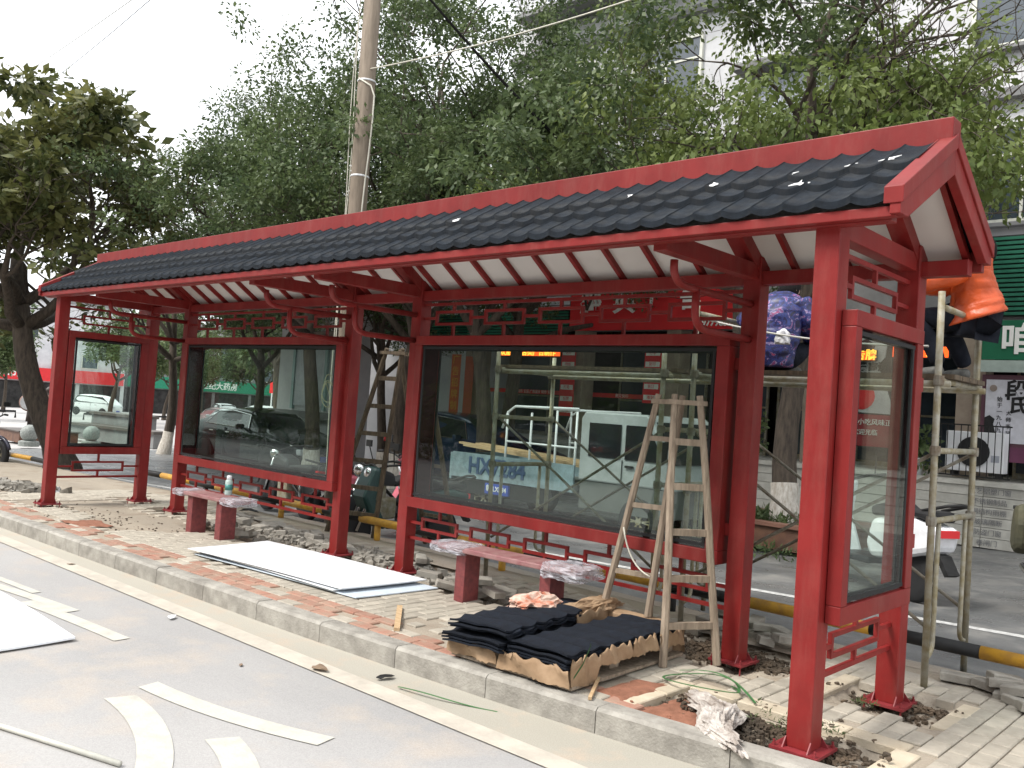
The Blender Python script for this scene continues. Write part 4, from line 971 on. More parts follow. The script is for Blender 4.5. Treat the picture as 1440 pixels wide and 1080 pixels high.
def drummer(x, y, label, face):
    t = thing('drum_sculpture', label, 'sculpture', (x, y, gback(x)+0.38))
    t.scale = (0.72,)*3
    obj('body', MB().lathe([(0.24, 0.0), (0.20, 0.5), (0.30, 0.9), (0.26, 1.25), (0.10, 1.38), (0.15, 1.5), (0.16, 1.62), (0.05, 1.74)], (0, 0, 0.35), 12), t, mat('bronze_dark', (0.05, 0.035, 0.03), 0.5), True)
    M = Matrix.Rotation(R_(62), 3, 'Z') @ Matrix.Rotation(PI/2, 3, 'X')
    obj('drum', MB().lathe([(0.36, -0.14), (0.43, 0.0), (0.36, 0.14)], (0.32, -0.26, 1.28), 20, M), t, mat('drum_shell', (0.16, 0.07, 0.04), 0.5))
    obj('drum_skin', MB().lathe([(0.355, -0.006), (0.355, 0.006)], (0.32+0.135, -0.26-0.075, 1.28), 20, M), t, face)
    for s in (-1, 1): obj('leg', MB().tube([(s*0.1, 0, 0.5), (s*0.12, 0.05*s, 0.0)], [0.1, 0.09], 8), t, mat('bronze_dark', (0.05, 0.035, 0.03), 0.5))
    obj('arm', MB().tube([(0.15, -0.1, 1.55), (0.4, -0.3, 1.75), (0.45, -0.35, 1.5)], [0.07, 0.06, 0.05], 8), t, mat('bronze_dark', (0.05, 0.035, 0.03), 0.5))
drummer(-31.4, 7.33, 'drummer sculpture with a white drum face, left of the pair', mat('drum_white', (0.5, 0.5, 0.5), 0.5)); drummer(-31.1, 7.75, 'drummer sculpture with a tan drum face beside the left end post', mat('drum_tan', (0.42, 0.32, 0.22), 0.5))
pb = thing('statue_plinth', 'low red-brown stone plinth under the drummer sculptures', 'plinth', (-32.2, 6.6, gback(-32)-0.02)); obj('block', MB().box(0, 2.0, 0, 1.9, 0, 0.36), pb, PLM, bevel=0.01); obj('cap', MB().box(-0.05, 2.05, -0.05, 1.95, 0.362, 0.40), pb, mat('dark_coping', (0.10, 0.085, 0.075), 0.6))

# ------------------------------------------------------------------ YELLOW-BLACK RAIL
rail = thing('safety_rail', 'low yellow and black tubular rail running along the back edge of the pavement', 'rail', (0, 0, 0))
ry = lambda x: 2.13
x = -11.6; k = 0
while x < 2.2:
    L = [0.70, 0.90][k % 2]; zz = lambda q: 0.19+gpave(q)*0.4
    if -1.35 < x+L/2 < -0.7 and False: pass
    obj('rail_band', MB().tube([(x, ry(x), zz(x)), (x+L-0.002, ry(x), zz(x+L))], 0.043, 14), rail, YEL if k % 2 else BLKP, True); x += L; k += 1
for xx in (-11.5, -9.6, -7.7, -5.8, -3.9, -2.0): obj('rail_post', MB().tube([(xx, ry(xx), -0.1+gpave(xx)), (xx, ry(xx), 0.148+gpave(xx)*0.4)], 0.036, 12), rail, YEL if int(xx*10) % 4 else BLKP, True)
rail2 = thing('safety_rail', 'end of a second yellow and black rail left of the left end post', 'rail', (0, 0, 0))
obj('rail_band', MB().tube([(-15.6, 1.95, 0.02), (-16.6, 1.9, 0.01)], 0.043, 14), rail2, YEL, True)
obj('rail_band', MB().tube([(-16.602, 1.9, 0.01), (-17.6, 1.85, 0.0)], 0.043, 14), rail2, BLKP, True)
obj('rail_post', MB().tube([(-15.0, 1.96, -0.35), (-15.0, 1.96, -0.02), (-15.04, 1.96, 0.018), (-15.598, 1.95, 0.02)], 0.043, 14), rail2, BLKP, True)

# ------------------------------------------------------------------ THINGS ON THE PAVEMENT
def slabsheet(label, pts, z, th, m, name='board_sheet', cat='panel', group=None, warp=0.0):
    """thin board from four corners (x,y), counter-clockwise, slightly warped"""
    mb = MB(); n = 10; P = [Vector((p[0], p[1], 0)) for p in pts]
    for s in (0, 1):
        for j in range(n+1):
            for i in range(n+1):
                u, v = i/n, j/n
                p = (P[0]*(1-u)+P[1]*u)*(1-v) + (P[3]*(1-u)+P[2]*u)*v
                mb.v.append((p.x, p.y, z + s*th + warp*math.sin(PI*u)*0.6 + warp*(v-0.5)**2))
    N = (n+1)**2
    for j in range(n):
        for i in range(n):
            a = j*(n+1)+i; mb.f.append((a, a+n+1, a+n+2, a+1)); mb.f.append((N+a, N+a+1, N+a+n+2, N+a+n+1))
    ring = [i for i in range(n+1)] + [j*(n+1)+n for j in range(1, n+1)] + [n*(n+1)+i for i in range(n-1, -1, -1)] + [j*(n+1) for j in range(n-1, 0, -1)]
    for k in range(len(ring)): a, b = ring[k], ring[(k+1) % len(ring)]; mb.f.append((a, b, N+b, N+a))
    o = obj(name, mb, None, m); tag(o, label, cat, group); return o
G_W = 'white panels stacked on the pavement'
slabsheet('lowest white panel of the pavement stack, sticking out past the right end', [(-5.72, -0.06), (-3.55, 0.12), (-3.50, 0.93), (-5.70, 0.76)], 0.006, 0.008, mat('blueish_panel', (0.60, 0.68, 0.76), 0.4, var=0.03), group=G_W, warp=0.01)
slabsheet('middle white panel of the pavement stack, shifted left with a dark torn edge', [(-5.87, -0.03), (-3.78, 0.07), (-3.72, 0.90), (-5.93, 0.78)], 0.026, 0.008, WHITEP, group=G_W, warp=0.012)
slabsheet('topmost white panel lying on the pavement between the bench and the kerb', [(-5.80, -0.09), (-3.72, 0.10), (-3.66, 0.94), (-5.88, 0.80)], 0.046, 0.008, WHITEP, group=G_W, warp=0.012)
slabsheet('large white board lying on the road at the left edge of the photo', [(-5.90, -2.55), (-3.94, -2.45), (-3.98, -1.78), (-5.80, -1.74)], -0.128, 0.014, WHITEP, 'white_board', 'board', warp=0.02)
tag(obj('thin_pole', MB().tube([(-3.3, -2.82, -0.125), (-2.7, -2.62, -0.125), (-1.95, -2.375, -0.125)], 0.013, 8), None, mat('dirty_white_pole', (0.50, 0.49, 0.43), 0.6), True), 'thin dirty white pole lying on the road in the bottom left corner', 'pole')
# pallet with tile bundles
plt = thing('cardboard_pallet', 'low wooden pallet with torn cardboard wrapping under the black tile stacks', 'pallet', (0, 0, 0))
obj('base_board', MB().add([(-2.03, -0.31, 0.012), (-1.13, -0.26, 0.012), (-1.16, 0.95, 0.012), (-2.25, 0.95, 0.012), (-2.03, -0.31, 0.03), (-1.13, -0.26, 0.03), (-1.16, 0.95, 0.03), (-2.25, 0.95, 0.03)], [(0,3,2,1),(4,5,6,7),(0,1,5,4),(1,2,6,5),(2,3,7,6),(3,0,4,7)]), plt, WOOD)
for yy in (-0.25, 0.22, 0.82):
    obj('pallet_block', MB().box(-2.06, -1.22, yy, yy+0.09, 0.031, 0.085), plt, WOOD)
for k, xx in enumerate((-2.07, -1.86, -1.65, -1.44, -1.30)): obj('deck_board', MB().box(xx, xx+0.10, -0.26, 0.92, 0.086, 0.102), plt, WOOD)
def torn(name, p0, p1, z0, z1, seed, par, lean=0.0, label=None):
    q = random.Random(seed); n = 26; mb = MB(); p0 = Vector(p0); p1 = Vector(p1); d = (p1-p0); nr = Vector((d.y, -d.x)).normalized()
    rows_ = 5
    for s in (0, 0.006):
        for j in range(rows_):
            for i in range(n+1):
                t = i/n; v = j/(rows_-1); p = p0+d*t + nr*(s + lean*v + 0.012*math.sin(9*t+3*v+seed) + 0.0015*q.uniform(-1, 1))
                top = z1 + 0.012*math.sin(t*23+seed) + 0.003*q.uniform(-1, 1) - (0.035 if q.random() < 0.05 else 0); bot = z0 + (0.015*q.random())
                mb.v.append((p.x, p.y, bot+(top-bot)*v))
    N = (n+1)*rows_
    for j in range(rows_-1):
        for i in range(n):
            a = j*(n+1)+i; mb.f.append((a, a+1, a+n+2, a+n+1)); mb.f.append((N+a+1, N+a, N+a+n+1, N+a+n+2))
    for i in range(n): a = (rows_-1)*(n+1)+i; mb.f.append((a, a+1, N+a+1, N+a))
    return obj(name, mb, par, CARD, True, label=label)
torn('cardboard_side', (-2.04, -0.33), (-1.66, -0.31), 0.03, 0.12, 1, plt); torn('cardboard_side', (-1.64, -0.31), (-1.13, -0.28), 0.02, 0.13, 2, plt)
torn('cardboard_side', (-1.13, -0.27), (-1.13, -0.03), 0.02, 0.185, 3, plt, 0.01); torn('cardboard_side', (-1.125, 0.0), (-1.13, 0.30), 0.10, 0.195, 4, plt, -0.01)
torn('cardboard_side', (-1.13, 0.32), (-1.14, 0.60), 0.10, 0.20, 5, plt, -0.01); torn('cardboard_side', (-1.14, 0.62), (-1.15, 0.92), 0.09, 0.195, 6, plt)
obj('carton', MB().box(-1.96, -1.36, 0.895, 1.04, 0.032, 0.19), plt, CARD, bevel=0.01); torn('cardboard_side', (-1.34, 0.95), (-1.15, 0.94), 0.03, 0.20, 9, plt); torn('cardboard_side', (-1.68, 0.46), (-1.74, 0.95), 0.10, 0.23, 7, plt)
torn('cardboard_side', (-2.07, -0.30), (-2.26, 0.93), 0.03, 0.12, 8, plt)
def tile_sheet(label, x, y, z, L, Wd, rz, group, tilt=0.0, seed=0):
    """corrugated stone-coated sheet: waves across the short side edges, long side along local y"""
    mb = MB(); nx, ny = 6, 44; q = random.Random(seed)
    for s in (0, 1):
        for j in range(ny+1):
            for i in range(nx+1):
                u = i/nx; v = j/ny; w = 0.010*(1-abs(math.sin(PI*v*L/0.17+0.3)))
                e = 0.006*math.sin(PI*v*14) if i in (0, nx) else 0
                step = 0.010*(1 if u > 0.5 else 0)
                mb.v.append(((u-0.5)*Wd + (e if i == nx else -e), (v-0.5)*L, z + w*1.6 + step + tilt*u - s*0.012 - 0.009*(1 if i == nx or i == 0 else 0)))
    N = (nx+1)*(ny+1)
    for j in range(ny):
        for i in range(nx):
            a = j*(nx+1)+i; mb.f.append((a, a+1, a+nx+2, a+nx+1)); mb.f.append((N+a+1, N+a, N+a+nx+1, N+a+nx+2))
    for j in range(ny):
        for i in (0, nx): a = j*(nx+1)+i; mb.f.append((a, a+nx+1, N+a+nx+1, N+a) if i == 0 else (a+nx+1, a, N+a, N+a+nx+1))
    for i in range(nx): 
        mb.f.append((i+1, i, N+i, N+i+1)); a = ny*(nx+1)+i; mb.f.append((a, a+1, N+a+1, N+a))
    o = obj('tile_sheet', mb, None, TILE2, loc=(x, y, 0), rot=(0, 0, rz), fix=False); return tag(o, label, 'roofing sheet', group)
TILE2 = mat('new_tile_sheet', (0.008, 0.011, 0.018), 0.85, var=0.3, scale=30, bump=0.4, bscale=500, spec=0.25)
ords = ['lowest', 'second from the bottom', 'third from the bottom', 'fourth from the bottom', 'fifth from the bottom', 'sixth from the bottom', 'topmost']
def pile(nm, x, y, z0, n, L, Wd, rz, dz, grp, gap=None):
    for k in range(n):
        nmk = ords[k] if k < n-1 else 'topmost'
        zz = z0 + k*dz + (0.02 if gap and k >= gap else 0)
        tile_sheet('%s black tile sheet of the %s' % (nmk, nm), x+rnd.uniform(-0.012, 0.012) + (0.03 if gap and k >= gap else 0), y+rnd.uniform(-0.02, 0.02) + (0.03 if gap and k >= gap else 0), zz, L, Wd, rz+rnd.gauss(0, 0.012), grp, seed=k)
pile('left stack on the pallet', -1.87, 0.04, 0.122, 7, 0.84, 0.43, 0.12, 0.016, 'sheets of the left tile stack', gap=4)
pile('right stack on the pallet', -1.385, 0.30, 0.122, 6, 1.16, 0.44, 0.03, 0.015, 'sheets of the right tile stack')
pile('small stack behind the crumpled bag', -2.0, 0.70, 0.125, 4, 0.62, 0.40, 0.1, 0.018, 'sheets of the rear tile stack')
def crumple(name, label, cat, c, s, m, seed, n=3, squash=0.5):
    import bmesh
    b = bmesh.new(); bmesh.ops.create_icosphere(b, subdivisions=n, radius=1.0)
    for v in b.verts:
        p = v.co.normalized(); f = 1 + 0.35*mnoise.noise(p*2.1+Vector((seed, 0, 0))) + 0.22*mnoise.noise(p*5.3+Vector((0, seed, 0))) + 0.10*mnoise.noise(p*11+Vector((0, 0, seed)))
        v.co = Vector((p.x*s[0], p.y*s[1], max(p.z, -0.35)*s[2]))*f
    me = bpy.data.meshes.new(name); b.to_mesh(me); b.free(); me.materials.append(m)
    o = obj(name, me, None, loc=c); return tag(o, label, cat)
PAPER = mat('pink_paper', (0.60, 0.46, 0.38), 0.7, scale=14, col2=(0.50, 0.17, 0.10), ramp=(0.45, 0.62))
crumple('crumpled_bag', 'crumpled cream and orange plastic bag lying between the tile stacks', 'bag', (-2.02, 0.42, 0.235), (0.15, 0.20, 0.07), PAPER, 3.3, 4)
crumple('crumpled_paper', 'folded pale packing paper behind the right tile stack', 'paper', (-1.82, 0.80, 0.215), (0.09, 0.32, 0.05), CARD, 5.3, 4)
# green packing strap
GRN = mat('green_strap', (0.05, 0.15, 0.05), 0.5, var=0.2)
def ribbon(pts, w, m, name, label, cat, flat=True):
    mb = MB(); pts = [Vector(p) for p in pts]
    for i, p in enumerate(pts):
        d = (pts[min(i+1, len(pts)-1)] - pts[max(0, i-1)]).normalized(); sd_ = Vector((-d.y, d.x, 0)).normalized() if flat else Vector((0, 0, 1))
        mb.v += [tuple(p+sd_*w/2), tuple(p-sd_*w/2), tuple(p+sd_*w/2+Vector((0, 0, 0.0015))), tuple(p-sd_*w/2+Vector((0, 0, 0.0015)))]
    for i in range(len(pts)-1):
        a = 4*i; mb.f += [(a, a+1, a+5, a+4), (a+2, a+6, a+7, a+3), (a, a+4, a+6, a+2), (a+1, a+3, a+7, a+5)]
    return tag(obj(name, mb, None, m), label, cat)
ribbon([(-0.74 + 0.23*math.cos(t) - 0.02*math.sin(2*t), 0.48 + 0.16*math.sin(t), 0.012+0.018*(1+math.sin(t*1.5))) for t in [k*2*PI*1.15/40 for k in range(41)]], 0.016, GRN, 'green_strap', 'loop of green plastic packing strap on the pavers by the ladder foot', 'strap')
ribbon([(-0.98+0.60*t, 0.62-0.20*t+0.08*math.sin(3*t), 0.015+0.05*math.sin(PI*t)) for t in [k/16 for k in range(17)]], 0.016, GRN, 'green_strap', 'loose end of green strap running from the ladder foot towards the dirt pit', 'strap')
ribbon([(-2.06+0.62*t, -0.70+0.17*t-0.03*math.sin(4*t), -0.125+0.012*math.sin(5*t)) for t in [k/16 for k in range(17)]], 0.014, GRN, 'green_strap', 'green strap lying in the gutter in front of the kerb', 'strap')
ribbon([(-1.13, -0.10, 0.25), (-1.095, -0.16, 0.235), (-1.09, -0.22, 0.16), (-1.085, -0.30, 0.10)], 0.014, GRN, 'green_strap', 'short green strap hanging over the cardboard corner of the pallet', 'strap', flat=False)
# sack in the pit
sk1 = crumple('white_sack', 'dirty white woven sack lying in the dirt pit in front of the right end post', 'sack', (-0.37, 0.0, 0.012), (0.10, 0.36, 0.055), mat('woven_sack', (0.52, 0.48, 0.44), 0.9, scale=9, col2=(0.22, 0.18, 0.15), bump=0.8, bscale=60, ramp=(0.42, 0.66)), 4.7, 5)
sk1.rotation_euler = (0.03, 0, R_(40))
for v_ in sk1.data.vertices: 
    f_ = 1.0 + 0.55*max(-0.4, v_.co.y/0.36); v_.co.x *= f_; v_.co.x += 0.03*math.sin(v_.co.y*12); v_.co.z += 0.012*mnoise.noise(v_.co*22)
# sticks, litter
def stick(p, q_, w, h, m, label, name='wooden_stick', cat='stick'): tag(obj(name, MB().beam(p, q_, w, h), None, m), label, cat)
stick((-3.16, 0.23, 0.012), (-2.66, -0.22, 0.012), 0.04, 0.022, PINE, 'short pale batten lying on the pavers between the white panels and the tile stacks')
stick((-1.15, 0.02, 0.03), (-0.99, -0.27, 0.012), 0.018, 0.016, PINE, 'thin pale splinter of wood leaning beside the front corner of the pallet')
def leafbit(x, y, z, s, label, m, name='dry_leaf', cat='leaf'):
    q = random.Random(int(x*1000)); a = q.uniform(0, 6); mb = MB(); n = 9
    P = [(s*math.cos(2*PI*k/n)*(1+0.3*q.uniform(-1, 1)), 0.55*s*math.sin(2*PI*k/n)*(1+0.3*q.uniform(-1, 1)), 0.25*s*q.random()) for k in range(n)]
    mb.add(P + [(u, v, w+0.003) for u, v, w in P] , [tuple(range(n))[::-1], tuple(range(n, 2*n))] + [(i, (i+1) % n, n+(i+1) % n, n+i) for i in range(n)])
    tag(obj(name, mb, None, m, loc=(x, y, z), rot=(0, 0, a)), label, cat)
DRY = mat('dry_leaf', (0.24, 0.17, 0.11), 0.8, col2=(0.14, 0.09, 0.06))
leafbit(-2.60, -0.87, -0.125, 0.07, 'curled dry brown leaf lying on the yellow edge line', DRY)
leafbit(-2.24, -0.66, -0.125, 0.06, 'dark grey scrap of rubber lying in the gutter by the kerb', BLKP, 'rubber_scrap', 'scrap')
leafbit(-4.20, -1.02, -0.13, 0.05, 'small white scrap of paper on the road beside the edge line', WHITE, 'paper_scrap', 'paper')
leafbit(-6.4, -0.88, -0.13, 0.03, 'tiny brown leaf on the road at the left', DRY)
leafbit(-8.0, 1.85, 0.03, 0.14, 'dark curled leaf cluster on the dirt behind the left bench', BLKP, 'leaf_cluster', 'leaf')
leafbit(-2.95, -1.2, -0.134, 0.02, 'tiny dry leaf on the road above the long painted stripe', DRY)
# loose pavers and rubble
G_LB = 'loose grey pavers dug out of the pavement'
LBM = mat('loose_paver', (0.34, 0.32, 0.28), 0.9, scale=9, col2=(0.23, 0.21, 0.18), bump=0.4, bscale=100, objrand=0.2)
def lb_mesh():
    mb = MB(); paver_mb(mb, 0, 0, 0.20, 0.10, 0.03); return mb.mesh('loose_paver', LBM)
LBME = lb_mesh()
def loose(x, y, z, rz, label, rx=0.0, ryy=0.0):
    o = obj('loose_paver', LBME, None, loc=(x, y, z+0.02), rot=(rx, ryy, rz)); tag(o, label, 'paver', G_LB)
spots = []
q = random.Random(12)
for k, (x, y, z, rz) in enumerate([(0.20, 2.02, 0.0, 0.3), (0.40, 2.00, 0.0, -0.2), (0.55, 1.88, 0.0, 0.1), (0.50, 1.93, 0.055, 0.4), (0.62, 1.80, 0.0, -0.3), (0.60, 1.84, 0.055, 0.0), (0.47, 2.05, 0.055, 0.7), (0.80, 1.9, 0.0, 0.2), (0.78, 1.95, 0.055, -0.1), (0.72, 1.70, 0.0, 0.5)]):
    spots.append((x, y, z, rz, 'loose grey paver in the small heap at the right edge of the photo'))
for k in range(15):
    x = q.uniform(-1.55, -0.75); y = 1.75+q.uniform(0, 0.35) ; spots.append((x, y, 0.05*(k % 2), q.uniform(-1.5, 1.5), 'loose grey paver in the heap behind the inner right post'))
for k in range(26):
    x = q.uniform(-7.5, -4.4); y = 1.30 + 0.12*(x+7.5)*0.5 + q.uniform(-0.12, 0.22); spots.append((x, y, 0.04*(k % 3 == 0), q.uniform(-0.7, 0.7), 'loose grey paver in the rubble row behind the left bench'))
for k in range(7):
    spots.append((-3.75+0.13*k+q.uniform(-0.03, 0.03), 1.0+0.22*(k % 2)+q.uniform(0, 0.1), 0.045*(k % 3 == 0), q.uniform(-1, 1), 'loose grey paver beside the foot of the right bench'))
for k in range(5):
    spots.append((-7.5+0.24*k, 0.86+q.uniform(-0.05, 0.12), 0.0, q.uniform(-1, 1), 'loose grey paver between the legs of the left bench'))
for x, y, z, rz, lb_ in spots: loose(x, y, z, rz, lb_, q.gauss(0, 0.12), q.gauss(0, 0.12))
def rubble(label, pts, m, n, smin, smax, seed, zf=0.0):
    q = random.Random(seed); mb = MB()
    for k in range(n):
        a = q.random()*(len(pts)-1); i = int(a); t = a-i; p = Vector(pts[i]).lerp(Vector(pts[i+1]), t)
        r = q.gauss(0, p.z); x = p.x + q.gauss(0, p.z); y = p.y + r; s = q.uniform(smin, smax)
        M = Matrix.Rotation(q.uniform(0, 6), 3, 'Z') @ Matrix.Rotation(q.uniform(-0.6, 0.6), 3, 'X')
        z = zbed(x, y) + s*0.2 + zf*math.exp(-(r/p.z)**2)
        P = [Vector((sx*s*q.uniform(0.3, 0.6), sy*s*q.uniform(0.3, 0.55), sz*s*q.uniform(0.15, 0.4))) for sx, sy, sz in [(-1,-1,-1),(1,-1,-1),(1,1,-1),(-1,1,-1),(-1,-1,1),(1,-1,1),(1,1,1),(-1,1,1)]]
        mb.add([(M @ v) + Vector((x, y, z)) for v in P], [(0,3,2,1),(4,5,6,7),(0,1,5,4),(1,2,6,5),(2,3,7,6),(3,0,4,7)])
    o = obj('rubble', mb, None, m, kind='stuff', fix=False); tag(o, label, 'rubble')
rubble('brown soil clods and gravel round the foot of the right end post', [(-0.55, 0.1, 0.14), (-0.2, 0.25, 0.14), (0.2, 0.2, 0.1)], SOIL, 1500, 0.006, 0.030, 1, 0.035)
rubble('red soil crumbs along the kerb edge of the dirt pit', [(-0.74, -0.14, 0.05), (-0.6, -0.05, 0.08), (-0.45, 0.05, 0.07)], REDSOIL, 420, 0.008, 0.028, 2, 0.02)
rubble('soil clods round the foot of the right end back post', [(-0.1, 1.25, 0.10), (0.28, 1.3, 0.08)], SOIL, 700, 0.006, 0.028, 3, 0.02)
rubble('soil clods and gravel round the inner right post and behind the ladder', [(-1.5, 1.2, 0.12), (-1.1, 1.45, 0.12), (-0.7, 1.4, 0.08)], SOIL, 1300, 0.006, 0.032, 4, 0.03)
rubble('row of soil and broken stone behind the white panels and benches', [(-7.6, 1.2, 0.12), (-6.2, 1.35, 0.13), (-5.0, 1.5, 0.13), (-3.7, 1.4, 0.12), (-3.0, 1.25, 0.1)], LBM, 900, 0.015, 0.085, 5, 0.05)
rubble('pale lumps of cement debris on the pavement at the left edge', [(-12.6, 0.1, 0.16), (-11.2, 0.3, 0.14), (-10.8, 0.5, 0.1)], LBM, 260, 0.03, 0.13, 6, 0.05)
rubble('scattered grit on the dusty left part of the pavement', [(-9.5, 0.1, 0.25), (-7.5, 0.2, 0.25), (-6, 0.5, 0.2)], SOIL, 260, 0.006, 0.022, 7)
crumple('cement_bag', 'flattened pale cement bag among the debris at the left edge', 'bag', (-10.95, 0.55, 0.0), (0.24, 0.14, 0.06), mat('pale_bag', (0.55, 0.56, 0.57), 0.7), 8.1, 3)
q_ = np.random.RandomState(8)
for lb_, cx, cy, n in (('small dark weed growing at the foot of the right end back post', 0.02, 0.98, 7), ('dry grass tuft on the soil beside the right end post', -0.10, 0.36, 40)):
    tag(obj('weed', leaves_mesh('weed', [(cx+a, cy+b, 0.012) for a, b in q_.normal(size=(n, 2))*(0.02 if n < 10 else 0.09)], 8, 0.02, 0.030, 3, LEAF, 5, -0.5), None, kind='stuff'), lb_, 'weed')
# patches of bare red soil where pavers were lifted
for lb_, P in (('red_soil_patch', [(-1.10, -0.10), (-0.86, -0.14), (-0.88, 0.38), (-1.05, 0.30)]), ('red_soil_patch', [(-8.2, -0.32), (-7.7, -0.30), (-7.6, 0.02), (-8.1, 0.06)]), ('red_soil_patch', [(-0.80, -0.16), (-0.42, -0.10), (-0.48, 0.12), (-0.75, 0.30)])):
    mb = MB(); n = 12
    for j in range(n+1):
        for i in range(n+1):
            u, v = i/n, j/n; x = (P[0][0]*(1-u)+P[1][0]*u)*(1-v)+(P[3][0]*(1-u)+P[2][0]*u)*v; y = (P[0][1]*(1-u)+P[1][1]*u)*(1-v)+(P[3][1]*(1-u)+P[2][1]*u)*v
            e = min(u, v, 1-u, 1-v); mb.v.append((x+0.03*mnoise.noise(Vector((x*9, y*9, 1))), y+0.03*mnoise.noise(Vector((x*9, y*9, 5))), -0.035 + (0.030 if P[0][0] < -1 else 0.008) + 0.010*min(1, e*6) + 0.007*mnoise.noise(Vector((x*14, y*14, 9)))))
    for j in range(n):
        for i in range(n): a = j*(n+1)+i; mb.f.append((a, a+1, a+n+2, a+n+1))
    obj('red_soil_patch', mb, None, REDSOIL, True, kind='structure')

# ------------------------------------------------------------------ BENCHES
GRAN = mat('red_granite', (0.24, 0.055, 0.055), 0.55, scale=22, col2=(0.14, 0.035, 0.038), bump=0.1)
SEAT = mat('dusty_seat', (0.36, 0.22, 0.21), 0.45, scale=8, col2=(0.25, 0.10, 0.105), bump=0.5, bscale=14)
def film_mat():
    m = bpy.data.materials.new('plastic_film'); m.use_nodes = True; nt = m.node_tree; nt.nodes.clear(); N = nt.nodes.new
    o = N('ShaderNodeOutputMaterial'); mx = N('ShaderNodeMixShader'); t = N('ShaderNodeBsdfTransparent'); g = N('ShaderNodeBsdfPrincipled'); nz = N('ShaderNodeTexNoise'); bp = N('ShaderNodeBump'); mr = N('ShaderNodeMapRange'); tc = N('ShaderNodeTexCoord')
    g.inputs['Base Color'].default_value = (0.55, 0.55, 0.60, 1); g.inputs['Roughness'].default_value = 0.32; nz.inputs['Scale'].default_value = 16; nz.inputs['Detail'].default_value = 5; bp.inputs['Strength'].default_value = 0.6; bp.inputs['Distance'].default_value = 0.012
    mr.inputs['From Min'].default_value = 0.4; mr.inputs['From Max'].default_value = 0.65; mr.inputs['To Min'].default_value = 0.22; mr.inputs['To Max'].default_value = 0.62
    L = nt.links.new; L(tc.outputs['Object'], nz.inputs['Vector']); L(nz.outputs['Fac'], bp.inputs['Height']); L(bp.outputs[0], g.inputs['Normal']); L(nz.outputs['Fac'], mr.inputs[0]); L(mr.outputs[0], mx.inputs[0]); L(t.outputs[0], mx.inputs[1]); L(g.outputs[0], mx.inputs[2]); L(mx.outputs[0], o.inputs[0])
    return m
FILM = film_mat()
def film(name, par, c, s, seed):
    import bmesh
    b = bmesh.new(); bmesh.ops.create_cube(b, size=2.0); bmesh.ops.subdivide_edges(b, edges=b.edges, cuts=9, use_grid_fill=True)
    for v in b.verts:
        p = v.co.copy(); l = (abs(p.x)**6+abs(p.y)**6+abs(p.z)**6)**(1/6); p = p/l
        f = 1 + 0.10*mnoise.noise(p*3+Vector((seed, 0, 0))) + 0.06*mnoise.noise(p*8+Vector((seed, 3, 0)))
        v.co = Vector((p.x*s[0]*f, p.y*s[1]*f, p.z*s[2]*(f+0.3*mnoise.noise(p*6+Vector((0, seed, 0))))))
    me = bpy.data.meshes.new(name); b.to_mesh(me); b.free(); me.materials.append(FILM)
    return obj(name, me, par, loc=c, fix=False)
def bench(label, x0, y0, L, rz, film_spots, tilt=0.0):
    t = thing('bench', label, 'bench', (x0, y0, 0), rz)
    s = MB(); n = 16; hw = 0.125
    pts = [(0, -hw)] + [(L, -hw)] + [(L+0.07*math.sin(PI*i/6), -hw*math.cos(PI*i/6)) for i in range(1, 6)] + [(L, hw), (0, hw)] + [(-0.07*math.sin(PI*i/6), hw*math.cos(PI*i/6)) for i in range(1, 6)]
    obj('seat', MB().prism(pts, 'z', 0.385, 0.425), t, SEAT, bevel=0.008)
    for lx in (0.16, L-0.30):
        obj('leg', MB().box(lx, lx+0.10, -0.09, 0.09, -0.03, 0.384), t, GRAN, bevel=0.005)
    for c, sz, sd_ in film_spots: film('plastic_wrap', t, c, sz, sd_)
    return t
bench('low red bench with bunched clear plastic wrap on both ends, behind the black tile stacks', -3.32, 0.86, 1.30, 0.05, [((0.08, 0, 0.40), (0.19, 0.155, 0.038), 1.0), ((1.22, 0, 0.395), (0.19, 0.165, 0.055), 2.0)])
bench('low red bench wrapped in clear film, standing before the left display case', -7.22, 0.62, 1.02, 0.04, [((0.02, 0, 0.40), (0.12, 0.15, 0.033), 3.0), ((0.98, 0, 0.40), (0.14, 0.155, 0.038), 4.0)])
bt = thing('bottle', 'slim white and green bottle standing on the left bench', 'bottle', (-6.42, 0.64, 0.455))
obj('bottle_body', MB().lathe([(0.036, 0), (0.038, 0.01), (0.038, 0.14), (0.03, 0.155)], (0, 0, 0), 16), bt, mat('pale_teal', (0.40, 0.50, 0.47), 0.35), True)
obj('bottle_band', MB().lathe([(0.0385, 0.05), (0.0385, 0.11)], (0, 0, 0), 16), bt, mat('teal_band', (0.05, 0.22, 0.20), 0.4), True); obj('cap', MB().lathe([(0.026, 0.155), (0.026, 0.19), (0.02, 0.20)], (0, 0, 0), 16), bt, WHITE, True)

